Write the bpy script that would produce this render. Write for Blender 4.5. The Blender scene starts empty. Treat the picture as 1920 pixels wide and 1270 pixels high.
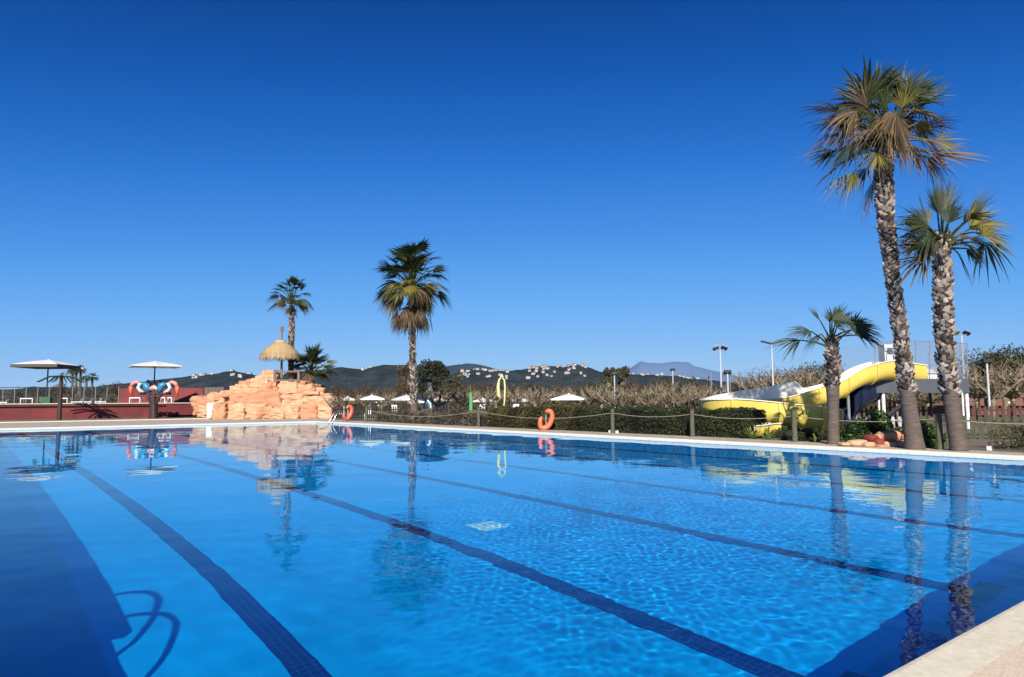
import bpy, math, random
import numpy as np
from mathutils import Matrix, Vector, noise
C = bpy.context.scene
COL = C.collection
rnd = random.Random(7)
rng = np.random.default_rng(7)
PI = math.pi
HAZE = 1.6e-5

# ---------------------------------------------------------------- camera
# World frame: +Y runs along the swimming lanes, the far right corner of the 50 m pool is the origin,
# the water surface is z = 0, the deck is z = 0.12.
F_PX, PITCH, ROLL, YAW = 1304.8, .0892, -.0057, .6647
CAM = Vector((-21.316, -52.0, 1.604))
cam = bpy.data.cameras.new('camera'); cam_ob = bpy.data.objects.new('camera', cam); COL.objects.link(cam_ob); C.camera = cam_ob
cam.sensor_width = 36; cam.lens = 36*F_PX/1920; cam.clip_start = .05; cam.clip_end = 80000
_sy, _cy, _sp, _cp = math.sin(YAW), math.cos(YAW), math.sin(PITCH), math.cos(PITCH)
_R = Vector((_cy, -_sy, 0)); _U = Vector((-_sp*_sy, -_sp*_cy, _cp)); FWD = Vector((_cp*_sy, _cp*_cy, _sp))
_c, _s = math.cos(ROLL), math.sin(ROLL)
CX = _c*_R+_s*_U; CY = -_s*_R+_c*_U
_M = Matrix((CX, CY, -FWD)).transposed().to_4x4(); _M.translation = CAM; cam_ob.matrix_world = _M
HD = Vector((_sy, _cy, 0)); RT = Vector((_cy, -_sy, 0))          # horizontal heading and its right hand

def W(px, py, dep):
    """the point of the real place seen at photo pixel (px, py) at the given distance"""
    d = FWD*F_PX+CX*(px-960)+CY*(635-py)
    return CAM+d*(dep/d.dot(HD))
def G(px, py, z=.12):
    d = FWD*F_PX+CX*(px-960)+CY*(635-py)
    return CAM+d*((z-CAM.z)/d.z)

# ---------------------------------------------------------------- sky and sun
EL = math.radians(31); AZ = math.radians(180+42.1)
world = bpy.data.worlds.new('World'); C.world = world; world.use_nodes = True
nt = world.node_tree; bg = nt.nodes['Background']
sky = nt.nodes.new('ShaderNodeTexSky'); sky.sky_type = 'NISHITA'; sky.sun_disc = False
sky.sun_elevation = EL; sky.sun_rotation = AZ; sky.air_density = .5; sky.dust_density = 0; sky.ozone_density = 10
m1 = nt.nodes.new('ShaderNodeVectorMath'); m1.operation = 'SCALE'; m1.inputs['Scale'].default_value = .1
crv = nt.nodes.new('ShaderNodeRGBCurve')                        # the saturated polarised blue of the clear day
def curve(i, pts):
    c = crv.mapping.curves[i]
    c.points[0].location = pts[0]; c.points[1].location = pts[-1]
    for p in pts[1:-1]: c.points.new(*p)
    for p in c.points: p.handle_type = 'AUTO_CLAMPED'
curve(0, [(0, 0), (.02, 0), (.029, .0), (.038, .006), (.06, .046), (.1, .125), (.198, .285), (.29, .38), (1, .8)])
curve(1, [(0, 0), (.05, .012), (.078, .065), (.104, .122), (.162, .245), (.262, .40), (.468, .56), (.6, .63), (1, .85)])
curve(2, [(0, 0), (.15, .065), (.227, .332), (.296, .505), (.445, .75), (.658, .895), (.947, .95), (1, .95)])
crv.mapping.update()
m2 = nt.nodes.new('ShaderNodeVectorMath'); m2.operation = 'SCALE'; m2.inputs['Scale'].default_value = 7.32
nt.links.new(sky.outputs[0], m1.inputs[0]); nt.links.new(m1.outputs[0], crv.inputs['Color'])
nt.links.new(crv.outputs[0], m2.inputs[0]); nt.links.new(m2.outputs[0], bg.inputs[0]); bg.inputs[1].default_value = .1
sun = bpy.data.lights.new('sun', 'SUN'); sun.energy = 5.0; sun.angle = math.radians(.5); sun.color = (1, .94, .85)
sun.cycles.is_caustics_light = True
sun_ob = bpy.data.objects.new('sun', sun); COL.objects.link(sun_ob)
SUNV = Vector((math.sin(AZ)*math.cos(EL), math.cos(AZ)*math.cos(EL), math.sin(EL)))
sun_ob.rotation_euler = SUNV.to_track_quat('Z', 'Y').to_euler(); sun_ob.location = (-40, -70, 40)
vs = C.view_settings; vs.view_transform = 'Standard'; vs.look = 'None'; vs.exposure = .45; vs.gamma = 1; vs.use_curve_mapping = False
C.cycles.max_bounces = 8; C.cycles.transparent_max_bounces = 16; C.cycles.caustics_refractive = True
C.cycles.sample_clamp_indirect = 6

# ---------------------------------------------------------------- materials
def srgb(h):
    v = [int(h[i:i+2], 16)/255 for i in (0, 2, 4)]
    return tuple(x/12.92 if x <= .04045 else ((x+.055)/1.055)**2.4 for x in v)
_mats = {}
def mat(name, col, rough=.7, col2=None, scale=6., bump=0., bscale=None, metal=0., attr=False, spec=None, stretch=None, sat=None, trans=0.):
    if name in _mats: return _mats[name]
    m = bpy.data.materials.new(name); m.use_nodes = True; t = m.node_tree; b = t.nodes['Principled BSDF']
    b.inputs['Roughness'].default_value = rough; b.inputs['Metallic'].default_value = metal
    if spec is not None: b.inputs['Specular IOR Level'].default_value = spec
    b.inputs['Base Color'].default_value = (*col, 1)
    if col2 is None: col2 = tuple(c*.72 for c in col)
    tc = t.nodes.new('ShaderNodeTexCoord'); mp = t.nodes.new('ShaderNodeMapping'); t.links.new(tc.outputs['Object'], mp.inputs[0])
    if stretch: mp.inputs['Scale'].default_value = stretch
    n = t.nodes.new('ShaderNodeTexNoise'); n.inputs['Scale'].default_value = scale; n.inputs['Detail'].default_value = 6; n.inputs['Roughness'].default_value = .6
    t.links.new(mp.outputs[0], n.inputs[0])
    r = t.nodes.new('ShaderNodeMapRange'); r.inputs[1].default_value = .32; r.inputs[2].default_value = .68
    if attr:
        a = t.nodes.new('ShaderNodeAttribute'); a.attribute_name = 'shade'; t.links.new(a.outputs['Fac'], r.inputs[0])
        r.inputs[1].default_value = 0; r.inputs[2].default_value = 1
    else: t.links.new(n.outputs['Fac'], r.inputs[0])
    mx = t.nodes.new('ShaderNodeMix'); mx.data_type = 'RGBA'; mx.inputs[6].default_value = (*col2, 1); mx.inputs[7].default_value = (*col, 1)
    t.links.new(r.outputs[0], mx.inputs[0]); t.links.new(mx.outputs[2], b.inputs['Base Color'])
    if bump:
        bp = t.nodes.new('ShaderNodeBump'); bp.inputs['Strength'].default_value = 1; bp.inputs['Distance'].default_value = bump
        n2 = t.nodes.new('ShaderNodeTexNoise'); n2.inputs['Scale'].default_value = bscale or scale*4; n2.inputs['Detail'].default_value = 5
        t.links.new(mp.outputs[0], n2.inputs[0]); t.links.new(n2.outputs['Fac'], bp.inputs['Height']); t.links.new(bp.outputs[0], b.inputs['Normal'])
    if trans:
        tr = t.nodes.new('ShaderNodeBsdfTranslucent'); t.links.new(mx.outputs[2], tr.inputs[0])
        ms = t.nodes.new('ShaderNodeMixShader'); ms.inputs[0].default_value = trans
        out = [x for x in t.nodes if x.type == 'OUTPUT_MATERIAL'][0]
        t.links.new(b.outputs[0], ms.inputs[1]); t.links.new(tr.outputs[0], ms.inputs[2]); t.links.new(ms.outputs[0], out.inputs[0])
    _mats[name] = m
    return m
M_COPING = mat('pale stone coping', (.86, .78, .60), .6, (.70, .61, .45), 14, .0016, 150)
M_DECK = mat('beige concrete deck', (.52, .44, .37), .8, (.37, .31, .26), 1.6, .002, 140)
M_DECKN = mat('fine cream aggregate deck', (.88, .72, .54), .85, (.62, .49, .35), 70, .004, 180)  # fine cream aggregate with darker speckle
M_DECK2 = mat('dry sandy ground', (.20, .16, .11), .95, (.12, .10, .065), .35, .01, 20)
M_GROUND = mat('olive earth and grass', (.13, .11, .06), .95, (.07, .075, .035), .05, .03, 3)
M_WHITE = mat('white paint', (.8, .8, .78), .4, (.7, .7, .68), 4)
M_MAST = mat('pale grey mast paint', (.55, .56, .58), .5, (.45, .46, .48), 4)
M_CANVAS = mat('white canvas', (.82, .8, .77), .85, (.74, .72, .7), 3, trans=.15)
M_STEEL = mat('stainless steel', (.62, .63, .65), .22, (.5, .5, .52), 8, metal=1)
M_GALV = mat('galvanised steel', (.30, .31, .33), .5, (.22, .22, .24), 8, metal=.3)
M_DARK = mat('dark painted metal', (.03, .03, .035), .5, (.02, .02, .02), 8)
M_POST = mat('weathered green post wood', (.13, .125, .08), .85, (.06, .06, .04), 8, .004, 40, stretch=(6, 6, .6))
M_ROPE = mat('pale rope', (.42, .36, .24), .9, (.3, .25, .16), 30)
M_ORANGE = mat('orange buoy shell', (.85, .17, .07), .45, (.72, .13, .055), 5)
M_ROCK = mat('pink sandstone render', (.58, .30, .165), .9, (.42, .19, .10), 1.3, .05, 2.4, stretch=(1, 1, 2.6))
M_ROCK2 = mat('pale sandstone render', (.64, .40, .235), .9, (.50, .27, .15), 1.3, .05, 2.4, stretch=(1, 1, 2.6))
M_REDWALL = mat('oxide red wall', (.23, .038, .036), .75, (.12, .022, .022), .5, .004, 30)
M_REDSTONE = mat('dark red stone', (.25, .04, .03), .8, (.16, .03, .02), 4, .02, 10)
M_YELLOW = mat('yellow fibreglass', (.78, .60, .12), .3, (.64, .48, .09), 1.2)
M_CREAM = mat('cream fibreglass lining', (.88, .84, .70), .35, (.82, .78, .64), 1.2)
M_NAVY = mat('navy fibreglass', (.012, .018, .05), .35, (.008, .012, .03), 2)
M_GREYP = mat('grey cladding panel', (.075, .085, .10), .55, (.06, .07, .08), 2)
M_GREENP = mat('mossy green picket wood', (.085, .095, .055), .85, (.045, .05, .03), 5, .004, 30, stretch=(5, 5, .6))
M_BROWNP = mat('red brown picket wood', (.12, .04, .03), .85, (.07, .025, .02), 5, stretch=(5, 5, .6))
M_TRUNK = mat('palm trunk fibre', (.17, .125, .10), .95, (.075, .055, .045), 7, .02, 30, stretch=(.5, .5, 3))
M_TRUNKD = mat('upper trunk fibre with gap shade', (.045, .03, .022), .95, (.02, .012, .01), 7, .02, 30)  # shade in the gaps between leaf bases painted as darker fibre
M_BOOT = mat('palm leaf bases', (.50, .41, .33), .9, (.035, .02, .016), 5, attr=True)
M_FROND = mat('green palm frond', (.062, .080, .016), .5, (.010, .018, .006), 5, attr=True, trans=.25)
M_FRONDY = mat('yellowing palm frond', (.27, .23, .035), .6, (.055, .05, .012), 5, attr=True, trans=.3)
M_FRONDD = mat('dead palm frond', (.21, .135, .06), .8, (.032, .02, .01), 5, attr=True, trans=.15)
M_PET = mat('palm petiole', (.20, .20, .07), .6, (.10, .08, .035), 4)
M_STRAW = mat('straw thatch', (.52, .37, .19), .95, (.27, .18, .09), 5, attr=True)
M_WOOD = mat('weathered timber', (.26, .20, .16), .85, (.14, .10, .08), 6, .004, 30, stretch=(5, 5, .7))
M_BARK = mat('plane tree bark', (.30, .24, .16), .9, (.11, .08, .05), 4, .01, 12)
M_HEDGE = mat('dark hedge leaves', (.045, .062, .013), .7, (.006, .011, .005), 5, attr=True, trans=.15)
M_OLIVEH = mat('olive hedge leaves', (.10, .085, .022), .7, (.02, .02, .008), 5, attr=True, trans=.15)
M_HEATH = mat('grey brown heath sprigs', (.19, .155, .10), .85, (.055, .045, .033), 5, attr=True, trans=.1)
M_CORE = mat('twig mass', (.03, .026, .017), .95, (.014, .012, .009), 8)
M_IVY = mat('ivy leaves', (.10, .17, .03), .5, (.02, .045, .012), 5, attr=True, trans=.2)
M_BROWNT = mat('brown winter foliage', (.16, .105, .05), .9, (.045, .03, .02), 5, attr=True, trans=.15)
M_OLIVET = mat('olive tree foliage', (.12, .115, .045), .85, (.03, .03, .016), 5, attr=True, trans=.15)
M_DARKT = mat('dark evergreen foliage', (.045, .055, .025), .85, (.012, .016, .01), 5, attr=True, trans=.1)
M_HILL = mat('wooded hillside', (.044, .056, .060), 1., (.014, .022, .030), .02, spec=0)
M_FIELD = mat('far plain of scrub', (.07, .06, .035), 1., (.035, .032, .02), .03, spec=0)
M_MOUNT = mat('far mountain with painted haze', (.13, .205, .35), 1., (.11, .175, .31), .0006, spec=0)  # distance haze painted into the mountain's blue base colour
M_TERR = mat('terracotta roof', (.28, .12, .08), .9, (.2, .09, .06), .5)
M_HOUSE = mat('far white render', (.48, .46, .43), .8, (.36, .34, .32), .2)
M_BLUE = mat('cyan fibreglass', (.03, .26, .46), .4, (.015, .17, .33), 2)
M_CYANW = mat('pale aqua fibreglass', (.55, .78, .78), .35, (.45, .7, .72), 2)
M_PINK = mat('pink fibreglass', (.72, .30, .26), .4, (.62, .25, .22), 2)
M_GREENB = mat('green painted crate', (.05, .16, .08), .6, (.035, .11, .055), 2)
M_GREEN2 = mat('bright green paint', (.10, .38, .14), .5, (.08, .3, .11), 2)
M_SCREEN = mat('dark shade net', (.035, .038, .035), .95, (.02, .022, .02), .6)
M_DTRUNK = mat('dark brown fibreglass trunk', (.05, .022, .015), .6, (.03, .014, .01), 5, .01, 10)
M_YPOLE = mat('pale yellow paint', (.72, .68, .30), .45, (.64, .6, .26), 2)

# ---------------------------------------------------------------- mesh helpers
def link(o, parent=None):
    COL.objects.link(o)
    if parent is not None: o.parent = parent
    return o
def tag(o, label=None, cat=None, group=None, kind=None):
    if label: o['label'] = label
    if cat: o['category'] = cat
    if group: o['group'] = group
    if kind: o['kind'] = kind
    return o
def empty(name, loc, label, cat, group=None, rz=0):
    o = bpy.data.objects.new(name, None); o.location = loc; o.rotation_euler = (0, 0, rz); o.empty_display_size = .3
    COL.objects.link(o); tag(o, label, cat, group)
    o['_l'] = 1; del o['_l']
    return o
class MB:
    def __init__(s): s.v = []; s.f = []; s.sh = []
    def add(s, vs, fs, sh=None):
        n = len(s.v); s.v += [tuple(v) for v in vs]; s.f += [tuple(i+n for i in f) for f in fs]
        s.sh += [(rnd.random() if sh is None else sh)]*len(fs); return s
    def box(s, c, size, rz=0, M=None, sh=None):
        x, y, z = [a/2 for a in size]; P = [Vector((a*x, b*y, d*z)) for d in (-1, 1) for a, b in ((-1, -1), (1, -1), (1, 1), (-1, 1))]
        Rm = M if M else Matrix.Rotation(rz, 3, 'Z')
        return s.add([Rm@p+Vector(c) for p in P], [(3, 2, 1, 0), (4, 5, 6, 7), (0, 1, 5, 4), (1, 2, 6, 5), (2, 3, 7, 6), (3, 0, 4, 7)], sh)
    def tube(s, pts, r, n=8, cap=True, flat=1., sh=None):
        pts = [Vector(p) for p in pts]; k = len(pts)
        rr = r if isinstance(r, (list, tuple)) else [r]*k
        vs = []; up = Vector((0, 0, 1))
        d0 = (pts[1]-pts[0]).normalized(); ref = up if abs(d0.z) < .95 else Vector((1, 0, 0))
        a = d0.cross(ref).normalized()
        for i in range(k):
            d = ((pts[min(i+1, k-1)]-pts[max(i-1, 0)])).normalized()
            a = (a-d*a.dot(d)).normalized(); b = d.cross(a)
            for j in range(n):
                t = 2*PI*j/n; vs.append(pts[i]+a*math.cos(t)*rr[i]+b*math.sin(t)*rr[i]*flat)
        fs = [(i*n+j, i*n+(j+1) % n, (i+1)*n+(j+1) % n, (i+1)*n+j) for i in range(k-1) for j in range(n)]
        if cap: fs += [tuple(range(n-1, -1, -1)), tuple(range((k-1)*n, k*n))]
        return s.add(vs, fs, sh)
    def quad(s, a, b, c, d, sh=None): return s.add([a, b, c, d], [(0, 1, 2, 3)], sh)
    def grid(s, fn, nu, nv, sh=None, closed=False):
        vs = [fn(i/nu, j/nv) for j in range(nv+1) for i in range(nu+1)]
        fs = [(j*(nu+1)+i, j*(nu+1)+i+1, (j+1)*(nu+1)+i+1, (j+1)*(nu+1)+i) for j in range(nv) for i in range(nu)]
        return s.add(vs, fs, sh)
    def build(s, name, m, parent=None, smooth=False, attr=False, origin=None):
        me = bpy.data.meshes.new(name)
        off = Vector((0, 0, 0))
        if parent is None and origin is not None: off = Vector(origin)
        if parent is not None: off = Vector(parent.location) if parent.rotation_euler.z == 0 else Vector((0, 0, 0))
        me.from_pydata([tuple(Vector(v)-off) for v in s.v], [], s.f)
        for mm in (m if isinstance(m, (list, tuple)) else [m]): me.materials.append(mm)
        if attr:
            a = me.attributes.new('shade', 'FLOAT', 'FACE'); a.data.foreach_set('value', np.array(s.sh, dtype=np.float32))
        if smooth: me.polygons.foreach_set('use_smooth', [True]*len(me.polygons))
        me.update()
        o = bpy.data.objects.new(name, me); link(o, parent)
        if parent is None: o.location = off
        return o
def parent_offset(parent): return Vector(parent.location)

def leaf_cloud(name, centers, size, m, parent=None, shade=None, aspect=.5, up=0., origin=None, stuff=False):
    """many small pointed leaves (one diamond each)"""
    n = len(centers); c = np.asarray(centers, float)
    a = rng.normal(size=(n, 3)); a[:, 2] += up; a /= np.linalg.norm(a, axis=1)[:, None]
    b = rng.normal(size=(n, 3)); b -= a*(a*b).sum(1)[:, None]; b /= np.linalg.norm(b, axis=1)[:, None]
    s = (np.asarray(size)*(.6+.8*rng.random(n)))[:, None]
    v = np.empty((n, 4, 3)); v[:, 0] = c-a*s*.5; v[:, 1] = c+b*s*aspect*.5; v[:, 2] = c+a*s*.5; v[:, 3] = c-b*s*aspect*.5
    off = np.zeros(3)
    if parent is not None: off = np.array(parent.location)
    elif origin is not None: off = np.array(origin)
    v -= off
    me = bpy.data.meshes.new(name); me.vertices.add(4*n); me.vertices.foreach_set('co', v.ravel().astype(np.float32))
    me.loops.add(4*n); me.loops.foreach_set('vertex_index', np.arange(4*n, dtype=np.int32))
    me.polygons.add(n); me.polygons.foreach_set('loop_start', np.arange(0, 4*n, 4, dtype=np.int32)); me.polygons.foreach_set('loop_total', np.full(n, 4, dtype=np.int32))
    at = me.attributes.new('shade', 'FLOAT', 'FACE')
    sh = rng.random(n) if shade is None else np.clip(shade+rng.normal(size=n)*.18, 0, 1)
    at.data.foreach_set('value', sh.astype(np.float32)); me.materials.append(m); me.update(calc_edges=True)
    o = bpy.data.objects.new(name, me); link(o, parent)
    if parent is None and origin is not None: o.location = tuple(off)
    return o
def nz(p, s=1., seed=0): return noise.noise(Vector((p[0]*s+seed, p[1]*s+seed*1.7, p[2]*s-seed)))
def vnoise(P, s, seed=0):
    return np.array([noise.noise(Vector((p[0]*s+seed, p[1]*s-seed, p[2]*s+seed*.7))) for p in P])

# ---------------------------------------------------------------- the pool
PX0, PX1, PY0, PY1, PD = -21.3, 0., -50.15, 0., -2.347
NX0, NY0, NY1 = -21.52, -46.95, -45.5      # the ladder recess in the left coping
def tile_mat(name, col, col2, size, grout, gcol):
    m = bpy.data.materials.new(name); m.use_nodes = True; t = m.node_tree; b = t.nodes['Principled BSDF']
    b.inputs['Roughness'].default_value = .6; b.inputs['Specular IOR Level'].default_value = .05
    tc = t.nodes.new('ShaderNodeTexCoord'); br = t.nodes.new('ShaderNodeTexBrick'); br.offset = 0
    br.inputs['Scale'].default_value = 1; br.inputs['Brick Width'].default_value = size; br.inputs['Row Height'].default_value = size
    br.inputs['Mortar Size'].default_value = grout; br.inputs['Color1'].default_value = (*col, 1); br.inputs['Color2'].default_value = (*col2, 1); br.inputs['Mortar'].default_value = (*gcol, 1)
    t.links.new(tc.outputs['Object'], br.inputs[0])
    n = t.nodes.new('ShaderNodeTexNoise'); n.inputs['Scale'].default_value = .5; n.inputs['Detail'].default_value = 5; t.links.new(tc.outputs['Object'], n.inputs[0])
    mr = t.nodes.new('ShaderNodeMapRange'); mr.inputs[1].default_value = .3; mr.inputs[2].default_value = .7; mr.inputs[3].default_value = .86; mr.inputs[4].default_value = 1.1
    t.links.new(n.outputs['Fac'], mr.inputs[0])
    vm = t.nodes.new('ShaderNodeVectorMath'); vm.operation = 'SCALE'; t.links.new(br.outputs[0], vm.inputs[0]); t.links.new(mr.outputs[0], vm.inputs['Scale'])
    t.links.new(vm.outputs[0], b.inputs['Base Color']); return m
M_TILE = tile_mat('pool blue tiles', (.001, .40, .85), (.002, .42, .88), .1, .004, (.002, .41, .88))
M_LINE = tile_mat('lane line navy tiles', (.003, .022, .16), (.004, .028, .18), .08, .004, (.03, .075, .27))
def struct(o): o['kind'] = 'structure'; return o
BX0, BY0 = PX0-1.5, PY0-1.6     # unseen undercut added below left and near decks so walls don't block sun rays
pool = MB(); pool.quad((BX0, BY0, PD), (PX1, BY0, PD), (PX1, PY1, PD), (BX0, PY1, PD))
basin = struct(pool.build('pool_basin', M_TILE)); basin.cycles.is_caustics_receiver = True
for a, b in (((BX0, BY0), (PX1, BY0)), ((PX1, BY0), (PX1, PY1)), ((PX1, PY1), (BX0, PY1)), ((BX0, PY1), (BX0, BY0))):
    w_ = MB(); w_.quad((*a, PD), (*a, .02), (*b, .02), (*b, PD)); o = w_.build('pool_wall', M_TILE, basin); o.cycles.is_caustics_receiver = True
for k in range(6):
    xc = -(2.572+3.232*k); l_ = MB()
    l_.grid(lambda u, v: (xc-.145+.29*u, -48.9+47.1*v, PD+.005), 1, 40)
    for yb_ in (-48.9, -1.8): l_.quad((xc-.5, yb_-.15, PD+.009), (xc+.5, yb_-.15, PD+.009), (xc+.5, yb_+.15, PD+.009), (xc-.5, yb_+.15, PD+.009))
    o = l_.build('lane_line', M_LINE, basin); o.cycles.is_caustics_receiver = True
M_DRAIN = mat('pale drain grate', (.9, .95, .85), .4, (.8, .9, .8), 20)
for x in (-14.4, -7.09):
    d_ = MB(); d_.box((x, -42.5, PD+.012), (.48, .48, .02)); o = d_.build('floor_drain', M_DRAIN, basin); o.cycles.is_caustics_receiver = True

# water: a gently rippled sheet, really displaced; the mesh is finest where the breeze patch lies
def axis(knots):
    out = [knots[0][0]]
    for (p, st), (q_, _) in zip(knots[:-1], knots[1:]):
        n = max(1, int(round((q_-p)/st))); out += [p+(q_-p)*i/n for i in range(1, n+1)]
    return np.array(out)
ux = axis([(BX0, .3), (PX0-.2, .05), (-18.2, .022), (-7, .06), (-3, .12), (PX1, 1)])
uy = axis([(BY0, .3), (PY0-.1, .022), (-40.5, .05), (-30, .12), (-15, .2), (PY1, 1)])
NXg, NYg = len(ux)-1, len(uy)-1
XX, YY = np.meshgrid(ux, uy)
Z = np.zeros_like(XX); rw = np.random.default_rng(3)
uu = (XX+12.4)*.8+(YY+44.4)*.6; ww = -(XX+12.4)*.6+(YY+44.4)*.8
patch = np.exp(-((uu/6.3)**2+(ww/3.6)**2)**1.4)                      # breeze patch right of the middle
near_ = np.clip(1-(YY+50)/14, 0, 1)**.7
far_ = np.clip(1-(YY+50)/60, .3, 1)
def waves(n, l0, l1, curv, amp):
    global Z
    for i in range(n):
        th = rw.uniform(0, 2*PI); lam = rw.uniform(l0, l1); k = 2*PI/lam; ph = rw.uniform(0, 2*PI)
        Z += amp*(curv*math.sqrt(2/n)/k**2)*np.sin(k*(XX*math.cos(th)+YY*math.sin(th))+ph)
waves(30, .8, 2.6, .016, far_)
waves(30, .3, .8, .06, near_)
waves(56, .08, .17, .58, patch)
waves(30, .14, .32, .12, near_*np.clip((XX+20)/3, .1, 1))
me = bpy.data.meshes.new('water'); nv = (NXg+1)*(NYg+1)
me.vertices.add(nv); me.vertices.foreach_set('co', np.stack([XX, YY, Z], -1).reshape(-1).astype(np.float32))
ii, jj = np.meshgrid(np.arange(NXg), np.arange(NYg)); a_ = jj*(NXg+1)+ii
q = np.stack([a_, a_+1, a_+NXg+2, a_+NXg+1], -1).reshape(-1).astype(np.int32); nf = NXg*NYg
me.loops.add(4*nf); me.loops.foreach_set('vertex_index', q); me.polygons.add(nf)
me.polygons.foreach_set('loop_start', np.arange(0, 4*nf, 4, dtype=np.int32)); me.polygons.foreach_set('loop_total', np.full(nf, 4, dtype=np.int32))
me.polygons.foreach_set('use_smooth', np.ones(nf, dtype=bool)); me.update(calc_edges=True)
M_WATER = bpy.data.materials.new('pool water'); M_WATER.use_nodes = True; t = M_WATER.node_tree; t.nodes.clear()
out = t.nodes.new('ShaderNodeOutputMaterial'); g = t.nodes.new('ShaderNodeBsdfGlass'); g.inputs['IOR'].default_value = 1.33; g.inputs['Roughness'].default_value = 0
g.inputs['Color'].default_value = (.72, .97, 1, 1)
tc = t.nodes.new('ShaderNodeTexCoord')
def wave(scale, dist, prev=None, st=(1, 1, 1), rot=0.):
    mp = t.nodes.new('ShaderNodeMapping'); mp.inputs['Scale'].default_value = st; mp.inputs['Rotation'].default_value = (0, 0, rot); t.links.new(tc.outputs['Object'], mp.inputs[0])
    n = t.nodes.new('ShaderNodeTexNoise'); n.inputs['Scale'].default_value = scale; n.inputs['Detail'].default_value = 2; t.links.new(mp.outputs[0], n.inputs[0])
    b = t.nodes.new('ShaderNodeBump'); b.inputs['Strength'].default_value = 1; b.inputs['Distance'].default_value = dist
    t.links.new(n.outputs['Fac'], b.inputs['Height'])
    if prev: t.links.new(prev.outputs[0], b.inputs['Normal'])
    return b
b1 = wave(7, .0003, None, (1, .6, 1), .3); b2 = wave(1.1, .0016, b1); t.links.new(b2.outputs[0], g.inputs['Normal'])
t.links.new(g.outputs[0], out.inputs[0]); me.materials.append(M_WATER)
water = bpy.data.objects.new('pool_water', me); link(water); struct(water); water.cycles.is_caustics_caster = True

# ---------------------------------------------------------------- ground, deck and coping
gm = MB(); Rr = 20000
gm.add([(-Rr, -Rr, -.02), (Rr, -Rr, -.02), (Rr, Rr, -.02), (-Rr, Rr, -.02), (-40, -70, -.02), (40, -70, -.02), (40, 90, -.02), (-40, 90, -.02)],
       [(0, 1, 5, 4), (1, 2, 6, 5), (2, 3, 7, 6), (3, 0, 4, 7)])
struct(gm.build('ground', M_GROUND))
def slab(name, poly, z0, z1, m, hide_bottom=False):
    s_ = MB(); n = len(poly)
    s_.add([(x, y, z1) for x, y in poly]+[(x, y, z0) for x, y in poly], [tuple(range(n)), tuple(range(2*n-1, n-1, -1))]+[(i+n, (i+1) % n+n, (i+1) % n, i) for i in range(n)])
    return struct(s_.build(name, m))
CW = .30
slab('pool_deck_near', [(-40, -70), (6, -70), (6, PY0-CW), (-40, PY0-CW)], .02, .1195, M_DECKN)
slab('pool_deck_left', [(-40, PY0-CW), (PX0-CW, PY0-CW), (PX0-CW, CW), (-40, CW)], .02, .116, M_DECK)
slab('pool_deck_right', [(CW, PY0-CW), (1.25, PY0-CW), (1.45, -45), (1.75, -40), (2.25, -36), (2.3, -10), (2.8, CW), (CW, CW)], .02, .116, M_DECK)
slab('pool_deck_far', [(-40, CW), (2.8, CW), (5.5, 7), (5.5, 15.6), (-40, 15.6)], .02, .116, M_DECK)
slab('far_kerb', [(-40, 15.6), (5.5, 15.6), (5.5, 16.3), (-40, 16.3)], .02, .17, M_COPING)
slab('yard', [(-40, 16.3), (14, 16.3), (14, 27.5), (-40, 27.5)], .02, .108, M_DECK2)
slab('garden_bed', [(1.25, PY0-CW), (40, PY0-CW), (40, 90), (14, 90), (14, 16.3), (5.5, 16.3), (5.5, 7), (2.8, CW), (2.3, -10), (2.25, -36), (1.75, -40), (1.45, -45)], .02, .10, M_DECK2)
slab('garden_bed_near', [(1.25, -70), (40, -70), (40, PY0-CW), (6, PY0-CW), (6, -70)][1:], .02, .10, M_DECK2)
def coping(name, a, b, inward):
    """coping strip with a rounded nose, from a to b; inward = unit vector towards the water"""
    a = Vector((*a, 0)); b = Vector((*b, 0)); w = Vector((*inward, 0)); s_ = MB()
    prof = [(-CW, .02), (-CW, .12), (-.05, .124), (-.02, .120), (-.002, .108), (.006, .09), (.006, .012), (-.02, .012)]
    L = (b-a).length; n = max(2, int(L/1.0))
    for i in range(n):
        p0 = a.lerp(b, i/n+.0015/L); p1 = a.lerp(b, (i+1)/n-.0015/L); k = len(prof)
        s_.add([p0+w*x+Vector((0, 0, z)) for x, z in prof]+[p1+w*x+Vector((0, 0, z)) for x, z in prof],
               [(j, j+1, k+j+1, k+j) for j in range(k-1)]+[tuple(range(k-1, -1, -1)), tuple(range(k, 2*k))])
    return s_
def copobj(name, segs):
    s_ = MB()
    for a, b, w in segs:
        q_ = coping(name, a, b, w); s_.add(q_.v, q_.f)
    return struct(s_.build(name, M_COPING, smooth=False))
copobj('coping_near', [((PX0-CW, PY0), (PX1+CW, PY0), (0, 1))])
copobj('coping_right', [((PX1, PY0), (PX1, PY1), (-1, 0))])
copobj('coping_far', [((PX1+CW, PY1), (PX0-CW, PY1), (0, -1))])
copobj('coping_left', [((PX0, PY1), (PX0, NY1), (1, 0)), ((NX0, NY1), (NX0, NY0), (1, 0)), ((PX0, NY0), (PX0, PY0), (1, 0))])

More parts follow.
